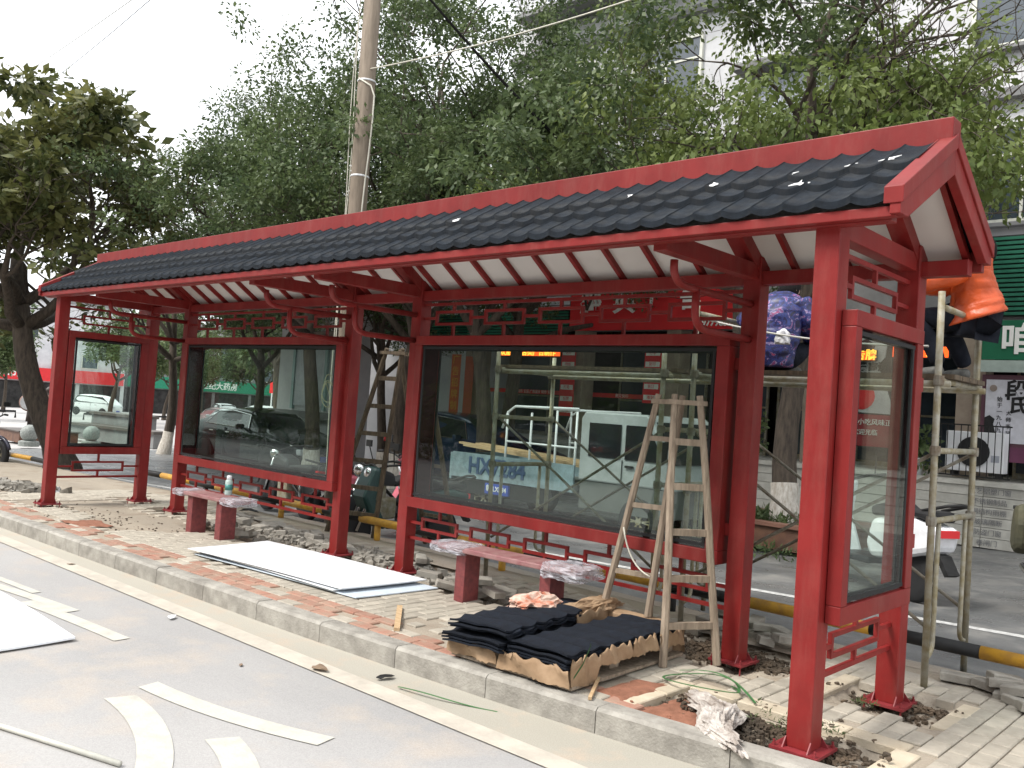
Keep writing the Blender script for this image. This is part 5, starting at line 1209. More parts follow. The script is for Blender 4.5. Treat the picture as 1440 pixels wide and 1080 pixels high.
# ------------------------------------------------------------------ LADDERS
def ladder(label, feet, tops, m, nr, th, group=None):
    """A-frame: feet/tops = [front-left, front-right, back-left, back-right]"""
    t = thing('stepladder', label, 'ladder', (0, 0, 0)); fl, fr, bl, br = [Vector(p) for p in feet]; tl, tr_, bl2, br2 = [Vector(p) for p in tops]
    for a, b in ((fl, tl), (fr, tr_), (bl, bl2), (br, br2)): obj('stile', MB().tube([a, a.lerp(b, 0.35)+Vector((rnd.uniform(-1, 1)*0.008, 0, 0)), a.lerp(b, 0.7)+Vector((rnd.uniform(-1, 1)*0.008, 0, 0)), b+(b-a).normalized()*0.05], [th*0.62, th*0.58, th*0.55, th*0.5], 7), t, m)
    for k in range(nr):
        u = (k+0.85)/(nr+0.75)
        obj('rung', MB().beam(fl.lerp(tl, u), fr.lerp(tr_, u), th*0.7, th*0.95), t, m)
        if k % 2 == 0: obj('rung', MB().beam(bl.lerp(bl2, u*0.92+0.05), br.lerp(br2, u*0.92+0.05), th*0.55, th*0.75), t, m)
    obj('top_bar', MB().beam(tl+(tl-tr_)*0.28, tr_+(tr_-tl)*0.28, th*1.2, th*0.7), t, m)
    obj('top_bar', MB().beam(bl2+(bl2-br2)*0.2, br2+(br2-bl2)*0.2, th*1.1, th*0.7), t, m)
    return t
lad = ladder('pale weathered wooden stepladder standing in front of the right display case', [(-1.11, 0.63, 0.0), (-0.93, 0.98, 0.0), (-1.81, 0.93, 0.196), (-1.47, 0.98, 0.196)], [(-1.29, 0.86, 1.66), (-1.15, 0.95, 1.66), (-1.50, 0.97, 1.66), (-1.34, 1.03, 1.66)], WOOD, 5, 0.045)
mb = MB().tube(arc((-1.66, 0.9, 0.78), (-1.60, 0.9, 0.52), (-1.42, 0.9, 0.48), 8), 0.006, 6)
tag(obj('hanging_wire', mb, None, mat('cream_wire', (0.55, 0.53, 0.45)), True), 'short pale wire dangling beside the near stepladder', 'wire')
ladder('dark tall wooden stepladder standing behind the shelter between the two display cases', [(-6.55, 2.0, -0.02), (-5.95, 2.20, -0.02), (-5.85, 2.9, -0.1), (-5.35, 2.9, -0.1)], [(-5.62, 1.92, 2.05), (-5.42, 1.98, 2.05), (-5.60, 2.12, 2.05), (-5.25, 2.18, 2.05)], WOODD, 6, 0.05)

# ------------------------------------------------------------------ SCAFFOLD
SC2 = mat('rusty_tube', (0.16, 0.12, 0.08), 0.75, 0.2, scale=18, col2=(0.27, 0.26, 0.22), bump=0.3)
def scaf(label, x, y0, y1, H, L, zb=0.0, planks=True):
    """two end frames at x and x-L joined by cross braces"""
    t = thing('scaffold', label, 'scaffold', (0, 0, 0)); r = 0.021
    for xx in (x, x-L):
        zb_ = zb
        obj('standard', MB().tube([(xx, y0, zb_), (xx-0.02, y0, H)], r, 10), t, STEEL, True); obj('standard', MB().tube([(xx, y1, zb_-0.05), (xx-0.02, y1, H)], r, 10), t, STEEL, True)
        for z in (1.02, 1.46, 1.90) + ((H-0.10,) if H > 2.2 else ()): obj('transom', MB().tube([(xx-0.005, y0+0.02, z), (xx-0.005, y1-0.02, z)], r*(0.95), 10), t, STEEL, True)
        for yy, s in ((y0+0.13, 1), (y1-0.13, -1)): obj('inner_tube', MB().tube([(xx-0.004, yy, 1.0)] + [(xx-0.004, yy, 0.30)] + arc((xx-0.004, yy, 0.26), (xx-0.004, yy, 0.18), (xx-0.004, yy-s*0.11, 0.17), 5), r*0.75, 8), t, STEEL, True)
        for yy in (y0, y1):
            for z in (1.02, 1.46, 1.90): obj('coupler', MB().lathe([(0.031, -0.03), (0.034, 0.0), (0.031, 0.03)], (xx-0.01, yy, z), 10), t, SC2)
    for yy in (y0+0.025, y1+0.025):
        obj('cross_brace', MB().tube([(x, yy, 0.35), (x-L, yy, 1.46)], 0.012, 8), t, SC2, True); obj('cross_brace', MB().tube([(x, yy+0.016, 1.46), (x-L, yy+0.016, 0.35)], 0.012, 8), t, SC2, True)
    pass
    obj('ledger', MB().tube([(x+0.05, y0+0.03, 1.88), (x-L-0.05, y0+0.03, 1.88)], r, 8), t, STEEL, True); obj('ledger', MB().tube([(x+0.05, y1-0.03, 1.88), (x-L-0.05, y1-0.03, 1.88)], r, 8), t, STEEL, True)
    if planks:
        n = 4; w = (y1-y0-0.14)/n
        for k in range(n): obj('plank', MB().box(x-L-0.1, x+0.06, y0+0.07+k*w, y0+0.07+(k+1)*w-0.012, 1.915, 1.945), t, WOODD)
    return t
scaf('galvanised scaffold frame standing beside the right end of the shelter', 0.10, 1.70, 2.52, 2.46, 1.75)
scaf('scaffold frame with cross braces seen through the right display case', -1.95, 1.75, 2.55, 2.07, 1.80)
rg = tag(obj('rope', MB().tube(sag((-1.75, 1.95, 2.35), (0.0, 1.75, 2.12), 0.05), 0.008, 6), None, mat('grey_rope', (0.4, 0.39, 0.36))), 'grey rope tied across the scaffold under the worker in the floral jacket', 'rope')
crumple('cloth_bundle', 'small white cloth bundle tied to the rope beside the floral jacket', 'cloth', (-1.08, 1.93, 2.18), (0.055, 0.055, 0.075), mat('white_cloth', (0.5, 0.5, 0.52), 0.9), 2.2, 3)

# ------------------------------------------------------------------ PEOPLE
SKIN = mat('skin', (0.42, 0.26, 0.19), 0.55, var=0.06); HAIR = mat('black_hair', (0.008, 0.007, 0.007), 0.85, var=0.3, spec=0.15, bump=0.5, bscale=60)
def skinmesh(name, pts, edges, radii, m, par, sub=2, flat=None):
    me = bpy.data.meshes.new(name); me.from_pydata([tuple(p) for p in pts], edges, []); me.update()
    o = bpy.data.objects.new(name, me); COL.objects.link(o)
    sk_ = o.modifiers.new('skin', 'SKIN'); o.modifiers.new('sub', 'SUBSURF').levels = sub
    for i, r in enumerate(radii):
        v = me.skin_vertices[0].data[i]; v.radius = r if isinstance(r, tuple) else (r, r); v.use_root = (i == 0)
    dg = bpy.context.evaluated_depsgraph_get(); m2 = bpy.data.meshes.new_from_object(o.evaluated_get(dg)); bpy.data.objects.remove(o)
    m2.materials.clear(); m2.materials.append(m); m2.polygons.foreach_set('use_smooth', [True]*len(m2.polygons))
    return obj(name, m2, par)
def chain(n0, n): return [(n0+i, n0+i+1) for i in range(n)]
def hand(par, wrist, d, side, m=SKIN, curl=0.5):
    """palm with four curled fingers and a thumb"""
    w = Vector(wrist); d = Vector(d).normalized(); s = Vector(side).normalized(); dn = d.cross(s).normalized()
    pts = [w, w+d*0.045, w+d*0.085]; ed = [(0, 1), (1, 2)]; rd = [(0.024, 0.019), (0.036, 0.016), (0.034, 0.014)]
    for k, (o_, L) in enumerate(((-0.027, 0.066), (-0.009, 0.076), (0.009, 0.071), (0.026, 0.056))):
        b = w+d*0.085+s*o_; i0 = len(pts); dd = (d*math.cos(curl)+dn*math.sin(curl)); d2 = (d*math.cos(curl*2.4)+dn*math.sin(curl*2.4))
        pts += [b, b+dd*L*0.5, b+dd*L*0.5+d2*L*0.5]; ed += [(2, i0), (i0, i0+1), (i0+1, i0+2)]; rd += [0.010, 0.009, 0.0075]
    i0 = len(pts); b = w+d*0.03-s*0.034
    pts += [b, b+(d*0.6-s*0.6+dn*0.4).normalized()*0.035, b+(d*0.6-s*0.6+dn*0.4).normalized()*0.035+(d+dn*0.6).normalized()*0.028]; ed += [(1, i0), (i0, i0+1), (i0+1, i0+2)]; rd += [0.013, 0.011, 0.009]
    return skinmesh('hand', pts, ed, rd, m, par, 1)
def head(par, c, look, up, hood=None):
    c = Vector(c); f = Vector(look).normalized(); u = Vector(up).normalized(); r = f.cross(u).normalized(); u = r.cross(f)
    M = Matrix((r, f, u)).transposed()
    def ell(a, b, cc, n=18, k=12): return [(a, b, cc)]
    mb = MB(); nn, kk = 20, 14
    for i in range(kk+1):
        th = PI*i/kk
        for j in range(nn):
            ph = 2*PI*j/nn; x, y, z = math.sin(th)*math.cos(ph), math.sin(th)*math.sin(ph), math.cos(th)
            jaw = 1.0 - 0.28*max(0, -z)**1.3
            px, py, pz = x*0.075*jaw, y*0.093*(1-0.12*max(0, -z)), z*0.118
            if y > 0.75 and -0.35 < z < 0.15: py += 0.022*math.exp(-(x/0.16)**2)*math.exp(-((z+0.10)/0.18)**2)   # nose
            if y > 0.6 and abs(abs(x)-0.36) < 0.2 and 0.0 < z < 0.25: py -= 0.008
            if y > 0.7 and -0.62 < z < -0.42: py += 0.005
            mb.v.append(tuple(M @ Vector((px, py, pz)) + c))
    for i in range(kk):
        for j in range(nn): a = i*nn+j; b = i*nn+(j+1) % nn; mb.f.append((a, b, b+nn, a+nn))
    h = obj('head', mb, par, SKIN, True)
    for s in (-1, 1):
        obj('ear', MB().lathe([(0.004, -0.006), (0.024, -0.003), (0.027, 0.004), (0.012, 0.006)], tuple(M @ Vector((s*0.076, -0.005, 0.0)) + c), 12, M @ Matrix.Rotation(s*PI/2, 3, 'Y')), h, SKIN, True)
        obj('eye', MB().lathe([(0.001, -0.009), (0.009, -0.004), (0.011, 0), (0.009, 0.005), (0.001, 0.009)], tuple(M @ Vector((s*0.030, 0.080, 0.014)) + c), 10, M), h, mat('eye', (0.05, 0.04, 0.04), 0.2), True)
    obj('mouth', MB().cbox(tuple(M @ Vector((0, 0.087, -0.056)) + c), (0.040, 0.006, 0.009), M), h, mat('lips', (0.30, 0.12, 0.10), 0.5))
    hb = MB()
    for i in range(kk+1):
        th = PI*i/kk
        for j in range(nn):
            ph = 2*PI*j/nn; x, y, z = math.sin(th)*math.cos(ph), math.sin(th)*math.sin(ph), math.cos(th)
            cut = 1.0 if (z > 0.45 or (y < 0.25 and z > -0.35) or (y < -0.3 and z > -0.6)) else 0.90
            k2 = 1.10*cut + 0.02*mnoise.noise(Vector((x*5, y*5, z*5)))
            hb.v.append(tuple(M @ Vector((x*0.077*k2, y*0.095*k2, z*0.120*k2)) + c))
    for i in range(kk):
        for j in range(nn): a = i*nn+j; b = i*nn+(j+1) % nn; hb.f.append((a, b, b+nn, a+nn))
    obj('hair', hb, h, HAIR, True)
    return h
def loft(mb, keys, steps, n, quilt, bands, seed, wr=0.010, close=True):
    """quilted sleeve or torso through key rings (centre, axis a, axis b)"""
    o = len(mb.v); K = len(keys)-1
    for i in range(steps+1):
        t = i/steps; g = t*K; k = min(int(g), K-1); u = g-k; u = u*u*(3-2*u)*0.5 + u*0.5
        c = keys[k][0].lerp(keys[k+1][0], u); a = keys[k][1].lerp(keys[k+1][1], u); b = keys[k][2].lerp(keys[k+1][2], u)
        f = 1.0 + quilt*(abs(math.sin(PI*t*bands))**0.45-0.55)
        for j in range(n):
            th = 2*PI*j/n; p = c + (a*math.cos(th) + b*math.sin(th))*f
            d = (p-c).normalized(); p = p + d*(wr*mnoise.noise(p*14+Vector((seed, 0, 0))) + wr*1.3*mnoise.noise(p*6+Vector((0, seed, 0))))
            mb.v.append(tuple(p))
    for i in range(steps):
        for j in range(n): q = o+i*n+j; r = o+i*n+(j+1) % n; mb.f.append((q, r, r+n, q+n))
    if close: mb.f.append(tuple(o+j for j in range(n))[::-1]); e = o+steps*n; mb.f.append(tuple(e+j for j in range(n)))
def sleeve_keys(pts, rs):
    out = []; pts = [Vector(p) for p in pts]
    for i, p in enumerate(pts):
        d = (pts[min(i+1, len(pts)-1)]-pts[max(i-1, 0)]).normalized(); x = d.cross(Vector((0.1, 0.2, 1))).normalized(); y = d.cross(x).normalized()
        out.append((p, x*rs[i], y*rs[i]))
    return out
OR = mat('orange_nylon', (0.50, 0.075, 0.015), 0.42, scale=14, col2=(0.50, 0.075, 0.015), bump=0.5, bscale=30)
DNM = mat('dark_trousers', (0.008, 0.010, 0.016), 0.9, scale=10, col2=(0.018, 0.021, 0.030), bump=0.6, bscale=25, spec=0.15)
SHOE = mat('dark_shoe', (0.04, 0.04, 0.035), 0.7, scale=20, col2=(0.12, 0.12, 0.11))
# worker in orange: squatting on the scaffold deck, leaning towards the roof edge
pr = thing('person', 'worker in an orange puffer jacket and dark trousers perched on the scaffold at the right', 'person', (-0.085, 0, 0))
zd = 1.945
HIP = Vector((0.17, 2.32, 2.34)); 
body = [HIP, HIP+Vector((0.0, 0.0, 0.14)), (0.20, 2.26, 2.56), (0.21, 2.21, 2.68), (0.225, 2.20, 2.76)]
skinmesh('torso_body', [Vector(p) for p in body], chain(0, 4), [(0.13, 0.11), (0.125, 0.10), (0.14, 0.10), (0.06, 0.06), 0.05], DNM, pr, 2)
mb = MB(); fx = Vector((-0.86, -0.50, 0.0)); sx_ = Vector((-0.50, 0.86, 0.0))
def ring(c, rf, rs_, tl=0.0): return (Vector(c), (fx + Vector((0, 0, tl)))*rf, sx_*rs_)
loft(mb, [ring((0.21, 2.31, 2.36), 0.185, 0.235, -0.35), ring((0.20, 2.30, 2.44), 0.165, 0.215, -0.3), ring((0.19, 2.28, 2.54), 0.145, 0.205, -0.15), ring((0.18, 2.25, 2.65), 0.130, 0.205), ring((0.20, 2.22, 2.73), 0.10, 0.16), ring((0.215, 2.21, 2.775), 0.065, 0.075)], 60, 40, 0.030, 8, 1.0, 0.018)
loft(mb, sleeve_keys([(0.16, 2.08, 2.67), (0.07, 2.0, 2.60), (-0.01, 1.95, 2.575), (-0.08, 1.92, 2.565)], [0.095, 0.085, 0.070, 0.050]), 34, 18, 0.02, 6, 2.0, 0.014)
loft(mb, sleeve_keys([(0.08, 2.40, 2.68), (0.02, 2.26, 2.60), (-0.04, 2.12, 2.57), (-0.09, 2.02, 2.565)], [0.095, 0.085, 0.070, 0.050]), 34, 18, 0.02, 6, 3.0, 0.014)
loft(mb, sleeve_keys([(0.205, 2.215, 2.74), (0.215, 2.21, 2.80)], [0.075, 0.080]), 6, 16, 0.05, 1, 3.0)
obj('jacket', mb, pr, OR, True)
obj('zip', MB().tube([Vector((0.20, 2.31, 2.36)) + fx*0.205, Vector((0.18, 2.28, 2.54)) + fx*0.178, Vector((0.19, 2.24, 2.70)) + fx*0.125], 0.006, 6), pr, BLKP)
head(pr, (0.235, 2.19, 2.80), (-0.75, -0.55, -0.1), (-0.05, -0.1, 1))
hand(pr, (-0.075, 1.92, 2.565), (-0.9, -0.25, 0.05), (0.2, -0.9, 0.2)); hand(pr, (-0.09, 2.02, 2.565), (-0.7, -0.6, -0.1), (0.5, -0.8, 0.1))
skinmesh('trousers', [Vector(p) for p in [(0.17, 2.32, 2.34), (0.08, 2.24, 2.35), (-0.13, 2.08, 2.36), (-0.03, 2.16, 2.18), (0.02, 2.20, 2.03), (0.24, 2.30, 2.33), (0.00, 2.34, 2.33), (0.08, 2.38, 2.16), (0.13, 2.40, 2.03)]],
         [(0, 1), (1, 2), (2, 3), (3, 4), (0, 5), (5, 6), (6, 7), (7, 8)], [(0.14, 0.12), (0.10, 0.09), (0.078, 0.075), (0.062, 0.062), (0.052, 0.052), (0.105, 0.09), (0.078, 0.075), (0.062, 0.062), (0.052, 0.052)], DNM, pr, 2)
for (x, y) in ((0.02, 2.20), (0.13, 2.40)):
    skinmesh('shoe', [Vector((x+0.03, y+0.02, zd+0.05)), Vector((x-0.03, y-0.02, zd+0.042)), Vector((x-0.13, y-0.07, zd+0.032))], chain(0, 2), [(0.042, 0.045), (0.042, 0.04), (0.036, 0.028)], SHOE, pr, 2)
# seat bar the worker sits on
# worker in floral jacket: crouching with the back to the camera
FL = bpy.data.materials.new('floral_nylon'); FL.use_nodes = True; nt = FL.node_tree; b_ = nt.nodes['Principled BSDF']; b_.inputs['Roughness'].default_value = 0.45
tc_ = nt.nodes.new('ShaderNodeTexCoord'); vo = nt.nodes.new('ShaderNodeTexNoise'); vo.inputs['Scale'].default_value = 9; vo.inputs['Detail'].default_value = 4; vo.inputs['Distortion'].default_value = 2.5
nt.links.new(tc_.outputs['Object'], vo.inputs['Vector']); cr_ = nt.nodes.new('ShaderNodeValToRGB'); e_ = cr_.color_ramp.elements
e_[0].position = 0.30; e_[0].color = (0.008, 0.008, 0.03, 1); e_[1].position = 0.75; e_[1].color = (0.50, 0.08, 0.14, 1)
for p_, c_ in ((0.43, (0.012, 0.012, 0.07, 1)), (0.50, (0.025, 0.045, 0.20, 1)), (0.53, (0.012, 0.006, 0.04, 1)), (0.585, (0.05, 0.04, 0.20, 1)), (0.605, (0.34, 0.32, 0.46, 1)), (0.625, (0.10, 0.012, 0.12, 1))):
    k_ = e_.new(p_); k_.color = c_
nt.links.new(vo.outputs['Color'], cr_.inputs[0]); nt.links.new(vo.outputs['Fac'], cr_.inputs[0]); nt.links.new(cr_.outputs[0], b_.inputs['Base Color'])
p2 = thing('person', 'worker in a blue and purple floral puffer jacket crouching on the scaffold behind the shelter', 'person', (0, 0, 0))
bx_, by_ = -1.28, 2.10
def V(x, y, z): return Vector((bx_+x, by_+y, z))
mb = MB()
def ring2(x, y, z, rx, ry_, tl=0.0): return (V(x, y, z), Vector((rx, 0, 0)), Vector((0, ry_, tl)))
loft(mb, [ring2(0, 0.04, 1.99, 0.20, 0.15), ring2(0, 0.03, 2.10, 0.215, 0.165), ring2(0.01, 0.03, 2.26, 0.215, 0.165), ring2(0.02, 0.06, 2.42, 0.205, 0.155), ring2(0.02, 0.12, 2.53, 0.17, 0.13), ring2(0.02, 0.18, 2.59, 0.075, 0.075)], 60, 36, 0.035, 7, 4.0, 0.018)
for sg in (-1, 1): loft(mb, sleeve_keys([V(sg*0.17, 0.13, 2.49), V(sg*0.25, 0.14, 2.36), V(sg*0.24, 0.24, 2.25), V(sg*0.19, 0.32, 2.21)], [0.10, 0.09, 0.075, 0.05]), 30, 16, 0.10, 6, 5.0+sg)
obj('jacket', mb, p2, FL, True)
head(p2, V(0.02, 0.27, 2.60), (0.1, 0.8, -0.55), (0, 0.5, 0.85))
skinmesh('trousers', [V(0, 0.02, 2.06), V(-0.14, 0.10, 2.06), V(-0.18, 0.34, 2.22), V(-0.15, 0.16, 2.10), V(-0.14, 0.10, 2.02), V(0.15, 0.10, 2.06), V(0.18, 0.34, 2.20), V(0.16, 0.18, 2.10), V(0.14, 0.12, 2.02)],
         [(0, 1), (1, 2), (2, 3), (3, 4), (0, 5), (5, 6), (6, 7), (7, 8)], [(0.15, 0.11), (0.10, 0.09), (0.075, 0.07), (0.06, 0.06), (0.05, 0.05), (0.10, 0.09), (0.075, 0.07), (0.06, 0.06), (0.05, 0.05)], DNM, p2, 2)
for sx in (-1, 1):
    hand(p2, V(sx*0.16, 0.33, 2.20), (-sx*0.3, 0.8, -0.3), (0.9, 0.3*sx, 0))
    skinmesh('shoe', [V(sx*0.14, 0.06, 1.99), V(sx*0.15, 0.14, 1.985), V(sx*0.16, 0.23, 1.975)], chain(0, 2), [(0.042, 0.042), (0.042, 0.038), (0.036, 0.028)], SHOE, p2, 2)

# ------------------------------------------------------------------ VEHICLES
ALLOY = mat('alloy_rim', (0.50, 0.50, 0.50), 0.35, 0.2, var=0.05)
def wheel(par, c, r, w, rimm=None, spokes=5, axis='y'):
    M = Matrix.Rotation(PI/2, 3, 'X') if axis == 'y' else Matrix.Rotation(PI/2, 3, 'Y')
    t = obj('wheel', MB().lathe([(r*0.62, -w/2), (r*0.93, -w/2), (r, -w*0.36), (r, w*0.36), (r*0.93, w/2), (r*0.62, w/2), (r*0.60, 0)], c, 28, M), par, BLACK, True)
    rm = MB(); rm.lathe([(r*0.64, -w*0.42), (r*0.60, -w*0.30), (r*0.60, w*0.30), (r*0.64, w*0.42), (r*0.56, w*0.40), (r*0.55, -w*0.40)], c, 24, M)
    rm.lathe([(r*0.14, -w*0.40), (r*0.14, w*0.40)], c, 12, M)
    for k in range(spokes):
        a = 2*PI*k/spokes
        for da in (-0.13, 0.13):
            p0 = Vector((r*0.12*math.cos(a), r*0.12*math.sin(a), 0)); p1 = Vector((r*0.58*math.cos(a+da), r*0.58*math.sin(a+da), 0))
            for s in (-1, 1): rm.beam(M @ (p0+Vector((0, 0, s*w*0.30))) + Vector(c), M @ (p1+Vector((0, 0, s*w*0.34))) + Vector(c), r*0.07, r*0.05)
    obj('rim', rm, t, rimm or CHROME)
    obj('brake_disc', MB().lathe([(r*0.5, -w*0.1), (r*0.5, w*0.1)], c, 20, M), t, DARK)
    return t
def car(label, name, x, y, z, rz, st, paint, group=None, cat='car', wb=(0.95, 3.75), wr=0.33, hw=0.90, glass=None, detail=True):
    """st: stations (x, z_bottom, z_belt, z_roof, belt half-width factor, roof half-width factor) from front (x=0) to back"""
    t = thing(name, label, cat, (x, y, z), rz, group); mb = MB(); gl = MB()
    rows_ = []
    for (sx, zb, zl, zr, fb, fr_) in st:
        w = hw*fb; wrf = hw*fr_; row = []
        for s in (1,): row = [(sx, w*0.90, zb), (sx, w*0.985, zb+(zl-zb)*0.30), (sx, w, zb+(zl-zb)*0.62), (sx, w*0.955, zl), (sx, w*0.955*(1-0.5)+wrf*0.5+0.01, (zl+zr)/2 if zr > zl+0.05 else zl+0.01), (sx, wrf, zr), (sx, wrf*0.6, zr+0.025), (sx, 0, zr+0.035)]
        rows_.append(row + [(a, -b, c) for a, b, c in row[::-1][1:]])
    n = len(rows_[0])
    for r in rows_: mb.v += r
    for i in range(len(rows_)-1):
        for k in range(n-1): a = i*n+k; mb.f.append((a, a+1, a+n+1, a+n))
    mb.f.append(tuple(range(n))); e = (len(rows_)-1)*n; mb.f.append(tuple(range(e, e+n))[::-1])
    for i in range(len(rows_)-1): mb.f.append((i*n, (i+1)*n, (i+1)*n+n-1, i*n+n-1))
    o = obj('body', mb, t, paint, True); sm = o.modifiers.new('s', 'SUBSURF'); sm.levels = sm.render_levels = 2
    # side glass between stations that carry the cabin
    cab = [i for i, s in enumerate(st) if s[3] > s[2]+0.18]
    a0, a1 = cab[0], cab[-1]
    for s in (1, -1):
        top = []; bot = []
        for i in range(a0, a1+1):
            sx, zb, zl, zr, fb, fr_ = st[i]; w = hw*fb*0.955; wrf = hw*fr_
            f0, f1 = 0.08, 0.86
            bot.append((sx, s*(w+(wrf-w)*f0+0.012), zl+(zr-zl)*f0)); top.append((sx, s*(w+(wrf-w)*f1+0.018), zl+(zr-zl)*f1))
        sxs = [p[0] for p in bot]; xa, xb = sxs[0]-0.25, sxs[-1]+0.20
        poly = [(xa, bot[0][1], bot[0][2])] + bot + [(xb, bot[-1][1], bot[-1][2])] + top[::-1]
        g = MB().add(poly, [tuple(range(len(poly)))]); obj('side_window', g, t, glass or CGLASS)
        obj('window_trim', MB().tube(poly + [poly[0]], 0.011, 5), t, CHROME)
        obj('door_seam', MB().box((sxs[0]+sxs[-1])/2-0.004, (sxs[0]+sxs[-1])/2+0.004, *sorted((s*hw*0.955, s*hw*0.992)), 0.32, st[a0][2]), t, BLKP)
        for hx in (0.30, 0.80): obj('door_handle', MB().cbox((sxs[0]+(sxs[-1]-sxs[0])*hx+0.15, s*hw*0.985, st[a0][2]-0.10), (0.18, 0.03, 0.025)), t, CHROME)
        obj('wing_mirror', MB().cbox((sxs[0]-0.05, s*(hw*0.955+0.10), st[a0][2]+0.06), (0.10, 0.20, 0.12)), t, paint, bevel=0.03)
        obj('sill_trim', MB().cbox((st[0][0]*0.5+(wb[0]+wb[1])/2, s*hw*0.945, 0.27), (wb[1]-wb[0]-0.75, 0.04, 0.05)), t, DARK)
        obj('headlight', MB().cbox((st[0][0]+0.12, s*hw*0.62, st[1][2]-0.18), (0.22, 0.34, 0.13)), t, mat('lamp_glass', (0.5, 0.52, 0.55), 0.1), bevel=0.03)
        obj('tail_light', MB().cbox((st[-1][0]-0.06, s*hw*0.68, st[-2][2]-0.15), (0.14, 0.34, 0.13)), t, mat('tail_red', (0.3, 0.01, 0.01), 0.2), bevel=0.03)
        for wx in wb:
            obj('wheel_arch', MB().lathe([(wr+0.05, -0.02), (wr+0.05, 0.015)], (wx, s*(hw*0.985), wr), 26, Matrix.Rotation(PI/2, 3, 'X')), t, BLKP)
            wheel(t, (wx, s*(hw-0.060), wr), wr, 0.20, ALLOY)
    wsx = st[a0]; pv = st[a0-1]
    obj('windscreen', MB().add([(pv[0]+0.05, hw*0.72, pv[2]+0.07), (pv[0]+0.05, -hw*0.72, pv[2]+0.07), (wsx[0]+0.03, -hw*wsx[5]*0.9, wsx[3]+0.01), (wsx[0]+0.03, hw*wsx[5]*0.9, wsx[3]+0.01)], [(0, 1, 2, 3)]), t, glass or CGLASS)
    obj('number_plate', MB().box(st[0][0]-0.03, st[0][0]-0.01, -0.22, 0.22, 0.42, 0.54), t, mat('plate_blue', (0.02, 0.06, 0.35), 0.5))
    return t
SEDAN = [(0.0, 0.34, 0.66, 0.67, 0.80, 0.62), (0.35, 0.24, 0.80, 0.82, 0.96, 0.78), (1.15, 0.20, 0.93, 0.95, 1.0, 0.82), (1.55, 0.20, 0.97, 1.03, 1.0, 0.80), (2.15, 0.20, 0.98, 1.36, 1.0, 0.66), (2.9, 0.20, 0.99, 1.44, 1.0, 0.67), (3.6, 0.20, 1.01, 1.38, 1.0, 0.65), (4.25, 0.22, 1.03, 1.12, 0.99, 0.70), (4.75, 0.26, 1.03, 1.05, 0.95, 0.76), (4.95, 0.40, 0.90, 0.91, 0.84, 0.66)]
SUV = [(0.0, 0.36, 0.80, 0.81, 0.82, 0.66), (0.3, 0.28, 0.98, 1.0, 0.97, 0.82), (1.1, 0.26, 1.10, 1.12, 1.0, 0.84), (1.35, 0.26, 1.12, 1.18, 1.0, 0.82), (1.95, 0.26, 1.13, 1.60, 1.0, 0.72), (2.9, 0.26, 1.14, 1.70, 1.0, 0.72), (3.9, 0.26, 1.15, 1.66, 1.0, 0.72), (4.3, 0.30, 1.14, 1.25, 0.98, 0.78), (4.5, 0.45, 0.98, 0.99, 0.88, 0.7)]
VAN = [(0.0, 0.34, 0.86, 0.87, 0.84, 0.72), (0.2, 0.28, 1.05, 1.10, 0.97, 0.84), (0.55, 0.26, 1.08, 1.30, 1.0, 0.84), (1.1, 0.26, 1.08, 1.80, 1.0, 0.80), (2.4, 0.26, 1.08, 1.88, 1.0, 0.82), (3.8, 0.26, 1.08, 1.86, 1.0, 0.82), (4.0, 0.30, 1.06, 1.60, 0.97, 0.80), (4.1, 0.45, 0.95, 0.96, 0.9, 0.75)]
CARB = mat('black_car_paint', (0.005, 0.007, 0.011), 0.10, 0.0, var=0.1, spec=0.35); CARW = mat('white_car_paint', (0.70, 0.71, 0.72), 0.2, var=0.03); CARS = mat('silver_car_paint', (0.42, 0.44, 0.46), 0.25, 0.5, var=0.05); CARR = mat('dark_red_car_paint', (0.14, 0.015, 0.02), 0.2, 0.3)
car('black sedan with chrome window trim, parked beyond the left display case', 'parked_car', -15.15, 8.2, gback(-17)-0.03, PI, SEDAN, CARB).scale = (1.07,)*3
car('white minivan driving on the far road, seen through the left end case', 'white_van', -80, 31.5, gback(-80)-0.1, PI+0.5, VAN, CARW, cat='van')
car('white hatchback at the far kerb right of the white minivan', 'parked_car', -70, 37.5, gback(-70)-0.1, PI-0.2, SUV, CARW)
G_FC = 'cars parked in the far side street'
car('silver car parked in the side street above the boot of the black sedan', 'parked_car', -37, 17.5, gback(-37)-0.1, 2.4, SEDAN, CARS, G_FC)
car('white car parked in the side street above the rear window of the black sedan', 'parked_car', -39.5, 20.5, gback(-40)-0.1, 2.3, SUV, CARW, G_FC)
car('dark red car parked beside the white one in the side street', 'parked_car', -43.0, 20.0, gback(-43)-0.1, 2.3, SEDAN, CARR, G_FC)
car('silver off-roader parked by the trees right of the glowing kiosk', 'parked_car', -26.5, 16.8, gback(-27)-0.1, 2.9, SUV, CARS, G_FC)
car('dark blue van parked close to the shopfront behind the scaffold', 'parked_car', -9.6, 9.7, gback(-11)-0.03, PI, SUV, mat('dark_blue_paint', (0.015, 0.03, 0.07), 0.15, 0.3))
car('dark sedan parked across the road behind the photographer', 'parked_car', -16, -11.5, -0.2, 0, SEDAN, CARB)
